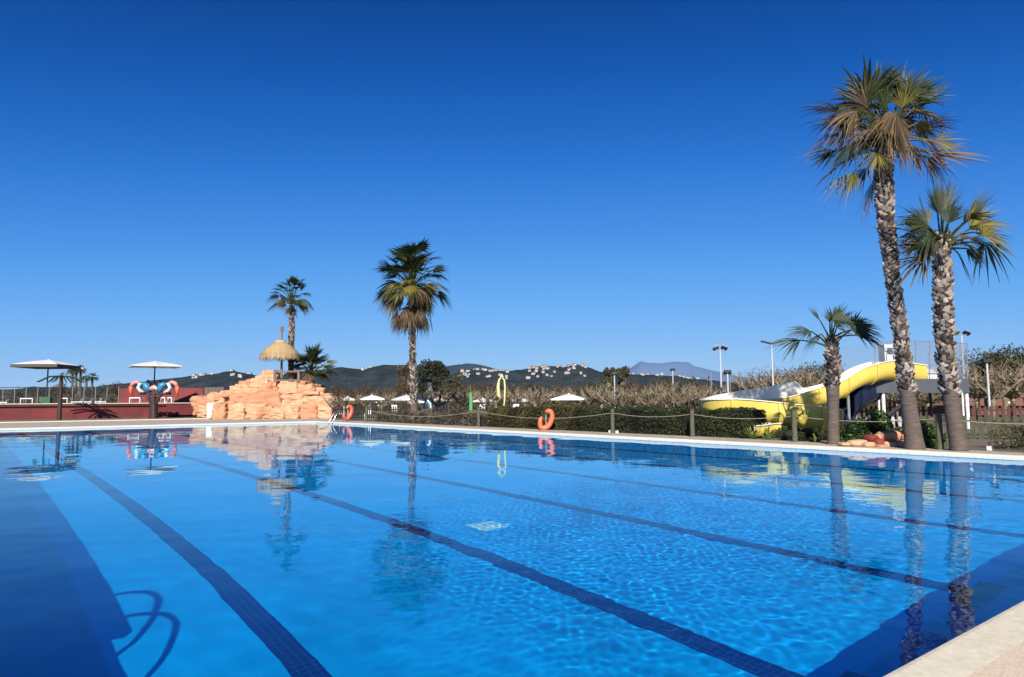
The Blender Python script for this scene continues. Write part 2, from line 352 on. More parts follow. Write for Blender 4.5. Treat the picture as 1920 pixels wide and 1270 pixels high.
# ---------------------------------------------------------------- pool ladders
def ladder(base, out_dir, side_dir, label, spread=.78, big=False):
    """base: point on the pool wall line, out_dir: towards the deck"""
    b = Vector(base); o_ = Vector(out_dir); s_ = Vector(side_dir)
    t_ = empty('pool_ladder', b, label, 'pool ladder', 'stainless pool ladders')
    k = 1. if big else .68
    prof = [(-.08, -1.2), (-.08, -.1), (.0, .2), (.2, .55*k+.05), (.5, 1.02*k), (.85, 1.3*k), (1.25, 1.4*k), (1.65, 1.28*k), (1.9, .9*k), (1.98, .12)]
    if big: prof = [(-.02, .015), (.0, .12), (.03, .25)]+prof[3:]
    pts = []
    for i in range(len(prof)-1):
        for j in range(4):
            p0 = prof[max(i-1, 0)]; p1 = prof[i]; p2 = prof[i+1]; p3 = prof[min(i+2, len(prof)-1)]; u = j/4
            f = lambda a, bb, c, d: .5*((2*bb)+(-a+c)*u+(2*a-5*bb+4*c-d)*u*u+(-a+3*bb-3*c+d)*u**3)
            pts.append((f(p0[0], p1[0], p2[0], p3[0]), f(p0[1], p1[1], p2[1], p3[1])))
    pts.append(prof[-1]); sc = 1 if big else .55
    for sg in (-.5, .5):
        m_ = MB(); m_.tube([b+o_*(x*sc if x > 0 else x)+s_*spread*sg+Vector((0, 0, z)) for x, z in pts], .03 if big else .024, 10)
        m_.build('rail', M_STEEL, t_, smooth=True)
        f_ = MB(); pe = b+o_*prof[-1][0]*sc+s_*spread*sg
        f_.tube([pe+Vector((0, 0, .118)), pe+Vector((0, 0, .135))], .06, 12); f_.build('base_flange', M_STEEL, t_)
    for z in (() if big else (-.35, -.65, -.95)):
        m_ = MB(); m_.box(b-o_*.1+Vector((0, 0, z)), (.1 if abs(o_.x) > .5 else spread, spread if abs(o_.x) > .5 else .1, .03)); m_.build('step', M_STEEL, t_)
    return t_
ladder((-21.45, -46.3, 0), (-1, 0, 0), (0, 1, 0), 'stainless ladder whose two hoops throw curved shadows on the pool floor at lower left', big=True)
ladder((0, -46.75, 0), (1, 0, 0), (0, 1, 0), 'stainless ladder at the right picture edge beside the dry shrubs', spread=.5)
ladder((0, -3.2, 0), (1, 0, 0), (0, 1, 0), 'stainless ladder at the far corner beside the rocks and lifebuoy', spread=.6)
#OBJECTS

# ---------------------------------------------------------------- palms
def frond(parent, o, h, tip, m, nseg=26, spread=1.75, droop=.35, nrm=None, fold=.5, pet=True, rag=0.):
    """one fan leaf: petiole from o to h, pleated blade from h towards tip"""
    o, h, tip = Vector(o), Vector(h), Vector(tip); a = tip-h; Rl = a.length; a.normalize()
    n = Vector(nrm) if nrm is not None else Vector((0, 0, 1)); n = n-a*n.dot(a)
    if n.length < .15: n = HD-a*HD.dot(a)
    n.normalize(); s_ = n.cross(a); b = MB()
    dphi = 2*spread/nseg
    cup = rnd.uniform(.05, .3); tw = rnd.uniform(-.1, .1)
    for i in range(nseg):
        ph = -spread+dphi*(i+.5); d = a*math.cos(ph)+s_*math.sin(ph); e = (-a*math.sin(ph)+s_*math.cos(ph))
        r = Rl*(1-.28*(abs(ph)/spread)**1.6)*rnd.uniform(.86-rag, 1.05)
        if rag and rnd.random() < rag*.6: continue
        dr = min(droop, .5)*rnd.uniform(.5, 1.4); e2 = (e+n*rnd.uniform(-.5, .5)).normalized(); sh = rnd.random()
        vs_ = []; T = (.0, .3, .52, .75, 1.)
        bend = rnd.uniform(-.12, .12)
        for t_ in T:
            w_ = r*dphi*.56*(t_ if t_ <= .52 else .52*(1-t_)/.48*1.0+.004)
            ee = e if t_ <= .52 else e2
            c_ = h+d*(r*t_)+n*(cup*r*(t_**1.5)*abs(math.sin(ph)))+e*(bend*r*max(0, t_-.5))-Vector((0, 0, 1))*(dr*r*max(0, t_-.25)**1.9*1.7)
            vs_ += [c_-ee*w_, c_+n*w_*fold, c_+ee*w_]
        fs_ = []
        for k in range(len(T)-1):
            fs_ += [(3*k, 3*k+3, 3*k+4, 3*k+1), (3*k+1, 3*k+4, 3*k+5, 3*k+2)]
        b.add(vs_, fs_, sh)
    if pet:
        mid = (o+h)/2+Vector((0, 0, .06*(h-o).length))
        b.tube([o, mid, h, h+a*Rl*.12], [.045, .03, .02, .008], 5, sh=.6)
    return b.build('frond', m, parent, attr=True)

def trunk(parent, pts, radii, boot_z0, seed, smooth_part=True, bw=.2, bh=.2, prot=.07, dens=1.):
    pts = [Vector(p) for p in pts]; N = 60; P = []; Rr_ = []
    def interp(u):
        x = u*(len(pts)-1); i = min(int(x), len(pts)-2); f = x-i
        p0 = pts[max(i-1, 0)]; p1 = pts[i]; p2 = pts[i+1]; p3 = pts[min(i+2, len(pts)-1)]
        c_ = .5*((2*p1)+(p2-p0)*f+(2*p0-5*p1+4*p2-p3)*f*f+(3*p1-p0-3*p2+p3)*f**3)
        return c_, radii[i]*(1-f)+radii[i+1]*f
    b = MB(); nn = 14; vs_ = []
    for i in range(N+1):
        c_, r_ = interp(i/N)
        for j in range(nn):
            t_ = 2*PI*j/nn; rr = r_*(1+.05*nz((math.cos(t_)*2, math.sin(t_)*2, c_.z*2.5), 1, seed))*(1+.35*max(0, 1-i/N*9)**2*.4)
            vs_.append(c_+Vector((math.cos(t_)*rr, math.sin(t_)*rr, 0)))
    b.add(vs_, [(i*nn+j, i*nn+(j+1) % nn, (i+1)*nn+(j+1) % nn, (i+1)*nn+j) for i in range(N) for j in range(nn)])
    zs = np.array([v[2] for v in b.v]); lo, hi = MB(), MB(); K = next((i for i in range(N+1) if zs[i*nn] > boot_z0+.05), N)
    for part, i0, i1 in ((lo, 0, K), (hi, K, N)):
        if i1 > i0: part.add(b.v[i0*nn:(i1+1)*nn], [(i*nn+j, i*nn+(j+1) % nn, (i+1)*nn+(j+1) % nn, (i+1)*nn+j) for i in range(i1-i0) for j in range(nn)])
    if lo.f: lo.build('trunk', M_TRUNK, parent, smooth=True)
    if hi.f: hi.build('upper_trunk', M_TRUNKD, parent, smooth=True)
    # old leaf bases: crossed pale stubs wound round the trunk
    b = MB(); L = (pts[-1]-pts[0]).length; z0 = pts[0].z; u = 0; k = 0
    step = .022/dens
    H = L; nb = int(H/step)
    for k in range(nb):
        u = k/nb; c_, r_ = interp(u)
        if c_.z < boot_z0: continue
        th = k*2.399963+rnd.uniform(-.12, .12)
        rd = Vector((math.cos(th), math.sin(th), 0)); tg = Vector((-math.sin(th), math.cos(th), 0)); up = Vector((0, 0, 1))
        lean = rnd.choice((-1, 1))*rnd.uniform(.35, .75); w = bw*rnd.uniform(.7, 1.15)*.5; hh = bh*rnd.uniform(.6, 1.2); pr = prot*rnd.uniform(.5, 1.5)
        base = c_+rd*r_*.93; ax = (up+tg*lean).normalized(); sd = ax.cross(rd).normalized()
        sh = rnd.random()**1.25
        top = base+ax*hh+rd*(pr+.03)
        b.add([base-sd*w, base+sd*w, top+sd*w*.55, top-sd*w*.55, base+rd*pr*.75+ax*hh*.12, top-rd*.035+ax*.01],
              [(0, 1, 4), (0, 4, 3), (1, 2, 4), (4, 2, 3), (2, 5, 3), (1, 5, 2), (0, 3, 5)], sh)
    if b.f:
        o = b.build('leaf_bases', M_BOOT, parent, attr=True); o['kind'] = 'stuff'
    return interp

FG = 'fan palms round the pool'
def crown(parent, c, n, pet, Rl, e0=85, e1=-35, drp=.35, nseg=20, mats=None, seed=1, sp=1.35, az0=0., tallk=1.):
    r_ = random.Random(seed); c = Vector(c)
    for i in range(n):
        u = (i+.5)/n; el = math.radians(e0+(e1-e0)*u**.85+r_.uniform(-9, 9)); az = az0+i*2.39996+r_.uniform(-.3, .3)
        d = Vector((math.cos(el)*math.cos(az), math.cos(el)*math.sin(az), math.sin(el)))
        if el > 0: d = Vector((d.x, d.y, d.z*tallk))
        h = c+d*pet*(r_.uniform(.8, 1.15) if i % 3 or n < 40 else r_.uniform(.45, .75)); e2 = el-math.radians(r_.uniform(5, 30))*(.4+u)
        d2 = Vector((math.cos(e2)*math.cos(az), math.cos(e2)*math.sin(az), math.sin(e2)))
        side = Vector((-math.sin(az), math.cos(az), 0)); nr = d2.cross(side)*-1
        if nr.z < 0: nr = -nr
        nr = nr+Vector((r_.uniform(-.5, .5), r_.uniform(-.5, .5), 0))
        mm = (mats(u, r_) if mats else M_FROND)
        frond(parent, c+Vector((0, 0, -.15-.35*u)), h, h+d2*Rl*r_.uniform(.85, 1.1), mm, nseg, sp*r_.uniform(.85, 1.1), drp*r_.uniform(.7, 1.4), nr)

# tall palm at the right (nearest the pool), fronds laid out one by one
def palm_by_hand(label, dep, base, track, radii, boot_px, org, fr, dense=False, bw=.2, bh=.2, prot=.07, dens=1.):
    b = W(base[0], base[1], dep); b.z = .10
    t_ = empty('fan_palm', b, label, 'palm tree', FG)
    pts = [b-Vector((0, 0, .02))]+[W(x, y, dep) for x, y in track]
    trunk(t_, pts, radii, W(base[0], boot_px, dep).z, rnd.random()*10, bw=bw, bh=bh, prot=prot, dens=dens)
    for q_ in fr:
        hx, hy, tx, ty, dd, mm, dr, sp = q_[:8]
        k = 1+dd/dep; h = W(hx, hy, dep+dd); tp = W(tx, ty, dep+dd*1.3)
        nr = q_[8] if len(q_) > 8 else (0, 0, 1)
        if nr == 'c': nr = -HD+Vector((0, 0, .5))
        elif nr == 'e': nr = RT*.3+Vector((0, 0, 1))
        elif nr == 'm': nr = -HD*.6+Vector((0, 0, 1))
        oo = W(org[0]+rnd.uniform(-4, 4), org[1]+rnd.uniform(-6, 22), dep+dd*.1)
        if sp > .1: tp = h+(tp-h)*((1.25 if hy < 215 or dep < 20.5 or dep > 22 else 1.08) if sp > .6 else 1.05)
        dr *= .5 if dense else .65
        nr = Vector(nr)+Vector((rnd.gauss(0, .45), rnd.gauss(0, .45), rnd.gauss(0, .2)))
        if dense:
            sp *= .8; ctr_ = W(1662, 240, dep+dd); v_ = h-ctr_; h = h+v_*.07; tp = tp+(tp-h)*.06+v_*.05
        frond(t_, oo, h, tp, mm, 32, min(sp*1.12, 1.75), dr, nr, rag=.3 if dense else .12)
        if sp > .9 and not (dense and hy > 262):
            j = Vector((rnd.gauss(0, .12), rnd.gauss(0, .12), rnd.uniform(-.32, -.1)))
            frond(t_, oo, h+j+HD*rnd.choice((-.35, .35)), tp+j*2.2+HD*rnd.choice((-.5, .5)), rnd.choice((mm, mm, Fg, Fd if dense else mm)), 24, sp, dr*1.1, nr, rag=.35)
    return t_
Fg, Fy, Fd = M_FROND, M_FRONDY, M_FRONDD
tall = palm_by_hand('tallest fan palm, right of the yellow slide, with ragged half brown crown', 20.8, (1716, 842),
    [(1702, 742), (1690, 640), (1676, 540), (1664, 440), (1657, 350), (1660, 285)], [.265, .215, .165, .155, .19, .23, .2], 738, (1660, 262), [
    (1632, 205, 1570, 215, .4, Fg, .5, 1.3, 'm'), (1580, 212, 1512, 190, .0, Fd, .5, 1.2, 'm'), (1592, 228, 1540, 235, -.6, Fd, .9, 1.2, 'm'),
    (1625, 200, 1600, 128, -.4, Fg, .5, 1.5, 'c'), (1640, 185, 1628, 112, .3, Fg, .45, 1.5, 'c'), (1655, 195, 1652, 130, .8, Fg, .3, 1.2, 'c'),
    (1618, 215, 1585, 160, .7, Fd, .7, 1.4, 'm'), (1640, 222, 1602, 212, -.9, Fg, .9, 1.4, 'm'),
    (1690, 175, 1700, 118, .2, Fg, .45, 1.6, 'c'), (1702, 185, 1742, 125, -.5, Fg, .5, 1.4, 'c'), (1715, 195, 1745, 150, .7, Fg, .6, 1.4, 'm'),
    (1728, 190, 1782, 146, 0, Fg, .35, .55, 'e'), (1712, 212, 1760, 205, .9, Fd, .8, 1.2, 'm'), (1690, 205, 1690, 158, -.8, Fy, .3, 1.1, 'c'),
    (1745, 262, 1812, 268, -.5, Fy, .3, 1.25, 'c'), (1720, 240, 1790, 228, .2, Fd, .6, 1.1, 'm'), (1722, 262, 1775, 262, -.9, Fd, 1., 1.3, 'm'),
    (1735, 292, 1778, 335, .2, Fd, .7, 1.1, 'm'), (1715, 285, 1742, 325, -.6, Fd, .7, 1.2, 'm'), (1705, 270, 1722, 325, .5, Fd, .5, 1.2, 'c'),
    (1695, 262, 1700, 318, -.8, Fd, .4, 1.1, 'c'), (1668, 250, 1690, 300, -1, Fd, .5, 1.1, 'c'),
    (1572, 280, 1500, 300, .4, Fg, .35, 1.0, 'm'), (1590, 300, 1535, 335, -.4, Fd, .5, 1.1, 'm'), (1605, 318, 1562, 372, -.8, Fy, .5, 1., 'c'),
    (1648, 285, 1628, 318, -1.1, Fy, .5, 1.4, 'c'), (1628, 310, 1590, 352, .2, Fd, .7, 1.2, 'm'), (1620, 262, 1565, 258, .8, Fd, .9, 1.2, 'm'),
    (1638, 240, 1598, 262, -1.0, Fd, 1.1, 1.2, 'm'), (1610, 240, 1570, 262, .1, Fg, 1.0, 1.2, 'm'), (1668, 212, 1668, 258, -1.1, Fd, .6, 1.2, 'c'),
    (1650, 225, 1645, 280, -.7, Fd, .4, 1.0, 'c'), (1682, 225, 1690, 280, .6, Fd, .5, 1.1, 'c'), (1640, 330, 1612, 420, .3, Fd, .1, .25, 'c'),
    (1664, 165, 1675, 100, .1, Fg, 0, .05, 'c'), (1676, 230, 1712, 222, -.9, Fg, .8, 1.3, 'm'), (1660, 205, 1648, 165, -.9, Fg, .4, 1.4, 'c'),
    (1600, 205, 1556, 232, -.3, Fg, .9, 1.2, 'm'), (1705, 232, 1752, 245, .4, Fg, .8, 1.2, 'm'), (1700, 200, 1720, 165, -.4, Fg, .5, 1.2, 'c'), (1725, 250, 1770, 300, -.2, Fd, .8, 1.1, 'm')], dense=True,
    bw=.17, bh=.14, prot=.045, dens=1.9)
crown(tall, W(1660, 235, 20.8), 13, .8, .75, 80, -30, .3, 22, mats=lambda u, r_: M_FROND if (u < .45 or r_.random() < .2) else r_.choice((M_FRONDD, M_FRONDD, M_FRONDY)), seed=77, sp=1.3)
right = palm_by_hand('rightmost fan palm, leaning, sparse dark green crown overlapping the tallest palm', 20.0, (1799, 847),
    [(1786, 770), (1776, 690), (1770, 610), (1768, 540), (1767, 478), (1768, 440)], [.22, .205, .20, .215, .205, .17, .13], 740, (1768, 448), [
    (1765, 408, 1762, 332, -.2, Fg, .1, .62, 'c'), (1772, 400, 1785, 335, .3, Fg, .1, .5, 'c'), (1758, 402, 1748, 345, .1, Fg, .12, .5, 'c'),
    (1742, 425, 1682, 392, -.2, Fg, .5, 1.25, 'c'), (1740, 430, 1690, 412, .5, Fg, .7, 1.1, 'm'),
    (1748, 462, 1692, 468, -.3, Fd, .5, 1.0, 'm'), (1745, 468, 1705, 490, .3, Fg, .6, .9, 'm'), (1730, 462, 1672, 450, .6, Fd, .3, .7, 'e'),
    (1812, 412, 1866, 345, .1, Fg, .1, .28, 'c'), (1806, 420, 1838, 372, .6, Fg, .2, .35, 'c'),
    (1818, 430, 1880, 398, -.3, Fy, .35, 1.0, 'c'), (1822, 436, 1903, 444, .2, Fg, .25, .5, 'm'), (1818, 445, 1858, 462, -.3, Fg, .9, 1.0, 'm'),
    (1805, 452, 1832, 470, .5, Fd, .9, 1.2, 'm'), (1795, 445, 1830, 440, -.6, Fd, .8, 1., 'm'), (1702, 432, 1622, 420, .4, Fd, .15, .3, 'e'),
    (1778, 420, 1792, 372, -.5, Fg, .25, .8, 'c'), (1752, 440, 1722, 455, -.7, Fg, .8, 1.1, 'm')], bw=.19, bh=.14, prot=.05, dens=1.9)
crown(right, W(1768, 440, 20.0), 6, .7, .75, 65, -40, .35, 20, mats=lambda u, r_: M_FROND if u < .6 else r_.choice((M_FRONDD, M_FROND)), seed=78, sp=1.2)
palm_by_hand('small young fan palm beside the yellow slide with a few dark fronds', 23.2, (1563, 832),
    [(1562, 800), (1562, 760), (1561, 720), (1561, 685), (1560, 655), (1560, 636)], [.2, .185, .18, .22, .2, .15, .1], 728, (1560, 640), [
    (1522, 622, 1477, 618, -.2, Fg, .45, .95, 'm'), (1540, 626, 1508, 652, .2, Fg, .45, .8, 'm'), (1538, 602, 1515, 570, .3, Fg, .05, .25, 'c'),
    (1556, 606, 1552, 574, .2, Fg, .2, .5, 'c'), (1560, 600, 1600, 582, -.3, Fg, .4, 1.2, 'c'), (1566, 608, 1590, 572, .3, Fg, .3, .9, 'c'),
    (1597, 618, 1645, 598, -.1, Fg, .5, 1.35, 'c'), (1603, 614, 1650, 616, .2, Fg, .4, .9, 'c')], bw=.14, bh=.13, prot=.06, dens=1.8)

def mixm(u, r_):
    if u > .86: return M_FRONDD if r_.random() < .85 else M_FRONDY
    if u > .6: return r_.choice((M_FROND, M_FROND, M_FRONDY, M_FRONDD))
    return M_FROND if r_.random() < .93 else M_FRONDY
def palm(label, dep, base, track, radii, bootpx, c, n, pet, Rl, e0, e1, drp, seed, skirt=0, nseg=18, mats=mixm, tallk=1.):
    b = W(base[0], base[1], dep); b.z = .1
    t_ = empty('fan_palm', b, label, 'palm tree', FG)
    trunk(t_, [b]+[W(x, y, dep) for x, y in track], radii, W(base[0], bootpx, dep).z, seed, bw=.17, bh=.2, prot=.04, dens=1.1)
    crown(t_, W(c[0], c[1], dep), n, pet, Rl, e0, e1, drp, nseg, mats=mats, seed=seed, tallk=tallk, sp=1.15)
    if skirt:
        cc = W(c[0], c[1]+skirt, dep); r_ = random.Random(seed+5)
        for i in range(22):
            az = i*2*PI/11+r_.uniform(-.2, .2); d = Vector((math.cos(az), math.sin(az), 0)); rr = .95*r_.uniform(.6, 1.25)
            h = cc+d*rr+Vector((0, 0, r_.uniform(-.1, .35)))
            frond(t_, cc+Vector((0, 0, .5)), h, h+d*.35-Vector((0, 0, 1.35*r_.uniform(.8, 1.1))), M_FRONDD, 14, .8, .3, d)
    return t_
palm('fan palm with full round crown and brown skirt standing behind the low shrubs', 48., (777, 795),
     [(776, 740), (774, 690), (773, 640), (772, 600), (772, 560)], [.30, .23, .19, .19, .2, .16], 760, (772, 533), 88, 1.65, 1.4, 92, -40, .28, 11, skirt=56, tallk=1.32)
palm('fan palm behind the thatched parasol, tallest above the rocks', 66., (547, 790),
     [(546, 720), (546, 650), (547, 610), (547, 575)], [.27, .25, .24, .24, .18], 700, (547, 562), 34, 1.25, 1.2, 90, -32, .35, 23, tallk=1.25)
palm('low bushy fan palm behind the right side of the rock waterfall', 67., (583, 790),
     [(582, 760), (582, 735), (582, 710), (582, 700)], [.5, .5, .5, .4, .3], 700, (583, 694), 44, 1.5, 1.45, 88, -12, .2, 31)
for i, (x, y0, yt, s, lb) in enumerate(((136, 752, 694, 1., 'leftmost tiny far palm just right of the large left umbrella'), (143, 752, 688, 1.3, 'tallest tiny far palm of the cluster right of the left umbrella'),
        (151, 752, 690, 1., 'tiny far palm, rightmost of the tall cluster beside the left umbrella'), (162, 752, 706, .9, 'tiny lower far palm between the cluster and its neighbour'), (173, 752, 703, 1.1, 'tiny far palm, last to the right before the brown trees'), (1826, 752, 694, .9, 'tiny far palm on the skyline right of the slide tower cage'))):
    dep = 150.
    b = W(x, y0, dep); b.z = 0; t_ = empty('far_palm', b, lb, 'palm tree', 'tiny far palms on the skyline')
    m_ = MB(); m_.tube([b, W(x, yt+6, dep)], [.3, .22], 7); m_.build('trunk', M_TRUNK, t_)
    crown(t_, W(x, yt+5, dep), 13, .5*s, 1.1*s, 70, -10, .5, 9, seed=40+i, sp=1.1)

# ---------------------------------------------------------------- rock waterfall
def rock_block(c, size, seed, m, parent, name='boulder', rz=0., amp=.16, rough=.08, ex=7):
    """a weathered block: rounded, notched and creased"""
    b = MB(); n = 9; V = {}; vs_ = []; fs_ = []
    sx, sy, sz = [s/2 for s in size]; Rm = Matrix.Rotation(rz, 3, 'Z')
    def pt(p):
        key = tuple(round(v, 4) for v in p)
        if key in V: return V[key]
        q_ = Vector(p); l8 = (abs(q_.x)**ex+abs(q_.y)**ex+abs(q_.z)**ex)**(1/ex); q_ = q_/l8
        w_ = Vector((q_.x*sx, q_.y*sy, q_.z*sz)); nn_ = Vector(p).normalized()
        d_ = amp*noise.noise(w_*.9+Vector((seed, 0, seed)))+rough*noise.noise(Vector((w_.x*1.5, w_.y*1.5, w_.z*4.2))+Vector((0, seed, 0)))
        cr = abs(noise.noise(w_*.8+Vector((seed*2, 3, 1)))); d_ -= .16*min(1, min(size))*max(0, 1-cr/.08)
        w_ += nn_*d_*min(1., min(size)*.9)
        V[key] = len(vs_); vs_.append(Rm@w_+Vector(c)); return V[key]
    for ax in range(3):
        for sg in (-1, 1):
            for i in range(n):
                for j in range(n):
                    q_ = []
                    for a, d in ((i, j), (i+1, j), (i+1, j+1), (i, j+1)):
                        p = [0, 0, 0]; p[ax] = sg; p[(ax+1) % 3] = -1+2*a/n; p[(ax+2) % 3] = -1+2*d/n; q_.append(pt(p))
                    fs_.append(tuple(q_ if sg > 0 else q_[::-1]))
    b.add(vs_, fs_); return b.build(name, m, parent)
RD = 62.5
rb = W(490, 787, RD); rb.z = .1
rockw = empty('rock_waterfall', rb, 'stepped pink artificial rock waterfall on the far pool deck', 'artificial rock')
# (x0, x1, y0, y1, forward shift, depth of block)
RB = [(357, 396, 743, 781, 3.5, 3, 0), (386, 420, 738, 786, 1.2, 2, 1), (396, 424, 757, 787, 0, 2, 0), (422, 456, 758, 788, -.4, 2, 1), (455, 480, 768, 788, -.7, 2, 1), (478, 506, 762, 788, -.8, 2, 0),
      (505, 532, 763, 788, -.8, 2, 1), (530, 562, 762, 787, -.7, 2, 1), (560, 590, 758, 787, -.5, 2, 0), (588, 623, 745, 787, -.2, 2.2, 1), (574, 600, 745, 765, .3, 2, 1),
      (424, 466, 738, 762, .3, 2.4, 0), (462, 524, 738, 768, 0, 2.2, 0), (456, 496, 757, 772, -.35, 1.6, 1), (522, 564, 740, 765, 0, 2, 1), (560, 596, 738, 762, .3, 2.2, 1),
      (413, 440, 731, 746, .8, 2, 0), (434, 480, 728, 745, .8, 2.4, 1), (474, 522, 732, 748, .5, 2.2, 0), (518, 556, 716, 742, .6, 2.4, 1), (546, 590, 728, 744, .6, 2.2, 0), (566, 594, 734, 740, .2, 1.6, 1),
      (438, 462, 721, 738, 1.4, 2, 1), (456, 478, 712, 736, 1.5, 2, 0), (466, 500, 709, 738, 1.2, 2.4, 1), (492, 518, 716, 744, 1.3, 2.2, 0),
      (488, 514, 694, 716, 1.6, 2.2, 1), (484, 494, 702, 716, 1.7, 1.5, 0), (540, 572, 714, 738, .9, 2.4, 0), (556, 584, 720, 740, .7, 2.2, 1), (512, 562, 713, 722, 1.7, 3, 1), (570, 590, 722, 736, 1.0, 2, 0),
      (428, 450, 724, 733, 1.2, 1.6, 1), (398, 418, 740, 752, 1.2, 1.6, 0), (412, 432, 733, 745, 1.0, 1.6, 1), (446, 462, 714, 726, 1.6, 1.4, 0), (478, 494, 706, 722, 1.5, 1.6, 1), (583, 604, 728, 742, .9, 1.8, 1), (600, 618, 738, 750, .9, 1.6, 0), (366, 392, 762, 786, 2.6, 2, 1)]
for i, (x0, x1, y0, y1, sh, dp, mk) in enumerate(RB):
    dep = RD+sh; k = dep/F_PX; c_ = W((x0+x1)/2, (y0+y1)/2, dep)+HD*dp*.5
    rock_block(c_, ((x1-x0)*k*1.04, dp*.8, (y1-y0)*k*1.05), i*3.7, M_ROCK2 if mk else M_ROCK, rockw, rz=-YAW+rnd.uniform(-.22, .22), amp=.26, rough=.16, ex=8)
cm = MB()
for (x0, x1, y0, y1, sh, dp) in ((425, 600, 748, 787, 1.4, 4), (470, 590, 722, 760, 2.2, 3.2)):
    k = (RD+sh)/F_PX; cm.box(W((x0+x1)/2, (y0+y1)/2, RD+sh)+HD*dp*.5, ((x1-x0)*k, dp, (y1-y0)*k), M=Matrix.Rotation(-YAW, 3, 'Z'))
cm.build('rock_core', mat('rock core with crevice shade', (.12, .05, .03), .95, (.06, .028, .02), 1.5), rockw)  # crevice shade painted as a dark core behind the blocks
ch = MB(); c0 = W(388, 757, RD+1.1); ch.grid(lambda u, v: c0+RT*(.0+.5*u+.2*v)+Vector((0, 0, -1.25*v+.0)) - HD*(.35*v), 6, 6)
sl = ch.build('water_chute', M_WHITE, rockw, smooth=True)
# railing on top
ra = W(517, 716, RD+1.2); rl = empty('timber_railing', ra, 'small timber railing on top of the rocks under the thatch', 'railing')
for x in (515, 560): m_ = MB(); m_.tube([W(x, 716, RD+1.0), W(x, 694, RD+1.0)], .13, 8); m_.build('post', M_WOOD, rl)
for y in (697, 713.5): m_ = MB(); m_.tube([W(513, y, RD+.98), W(561, y, RD+.98)], .08, 7); m_.build('rail', M_WOOD, rl)
# thatched parasol
TD = RD+2.2; tb = W(528, 715, TD); tp = empty('thatched_parasol', tb, 'straw thatched parasol standing on top of the rocks', 'parasol')
m_ = MB(); m_.tube([W(528, 716, TD), W(528, 636, TD), W(528.5, 618, TD)], [.12, .1, .09], 8); m_.build('pole', M_WOOD, tp)
m_ = MB(); m_.tube([W(528.5, 621, TD), W(528, 613, TD)], [.17, .2], 8); m_.build('pole_cap', M_WOOD, tp)
kx = TD/F_PX
def thatch(r_in, r_out, z_in, z_out, n, thick, nm):
    b = MB(); ctr = W(524.5, 700, TD); z0 = W(524, 641, TD).z
    for i in range(n):
        th = rnd.uniform(0, 2*PI); a = rnd.random(); r0 = r_in+(r_out-r_in)*a*.75; L = rnd.uniform(.6, 1.05)
        d = Vector((math.cos(th), math.sin(th), 0)); tg = Vector((-math.sin(th), math.cos(th), 0)); w_ = rnd.uniform(.015, .035); pts_ = []
        for t_ in (0, .33, .66, 1):
            r_ = r0+t_*L*.8; u_ = min(1, r_/r_out); zz = z_in+(z_out-z_in)*(u_**1.9)+rnd.uniform(0, .05)
            if r_ > r_out: zz -= (r_-r_out)*1.6; r_ = r_out+(r_-r_out)*.25
            pts_.append(Vector((ctr.x, ctr.y, z0))+d*r_+Vector((0, 0, zz))+tg*rnd.uniform(-.02, .02))
        vs_ = []
        for j, p in enumerate(pts_): vs_ += [p-tg*w_*(1-.2*j), p+tg*w_*(1-.2*j)]
        b.add(vs_, [(2*j, 2*j+1, 2*j+3, 2*j+2) for j in range(3)], min(1, max(0, rnd.gauss(.62, .25))))
    o = b.build(nm, M_STRAW, tp, attr=True); return o
o = thatch(.15, 1.78, 0., -1.25, 9000, .1, 'thatch'); o['kind'] = 'stuff'
b = MB(); ctr = W(524.5, 700, TD); z0 = W(524, 641, TD).z
b.grid(lambda u, v: Vector((ctr.x, ctr.y, z0-.12-1.25*(v**1.9)))+Vector((math.cos(2*PI*u), math.sin(2*PI*u), 0))*(.1+1.6*v), 28, 8, sh=.25); b.build('frame_cone', M_STRAW, tp, attr=True)
b = MB(); b.tube([Vector((ctr.x, ctr.y, z0-.15)), Vector((ctr.x, ctr.y, z0+.12))], [.55, .42], 16, sh=.8); b.build('thatch_collar', M_STRAW, tp, attr=True)

# ---------------------------------------------------------------- left terrace: red wall, fence, furniture
TZ = 1.56
RW = MB()
wallt = empty('red_wall', (-18, 27.5, .1), 'long low oxide red retaining wall with white coping behind the far deck', 'wall')
for i in range(12):
    x0 = -38+i*3.6; x1 = x0+3.585
    if x1 > 1: x1 = 1
    if x0 >= .9: break
    m_ = MB(); m_.box(((x0+x1)/2, 27.7, .62), (x1-x0, .3, 1.04)); m_.build('wall_panel', M_REDWALL, wallt)
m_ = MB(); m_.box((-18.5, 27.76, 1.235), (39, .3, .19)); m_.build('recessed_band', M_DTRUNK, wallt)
m_ = MB(); m_.box((-18.5, 27.7, 1.43), (39, .5, .2)); m_.build('upper_band', M_REDWALL, wallt)
m_ = MB(); m_.box((-18.5, 27.65, 1.565), (39, .62, .07)); m_.build('coping', M_COPING, wallt)
m_ = MB(); m_.box((-2.2, 27.2, .88), (5.2, .7, 1.1)); m_.build('pier', M_REDWALL, wallt)
struct((lambda b: b.build('terrace', M_GROUND))(MB().box((-27, 60, .78), (56, 64.2, 1.54))))
def terr(px, dep): p = W(px, 757, dep); p.z = TZ; return p
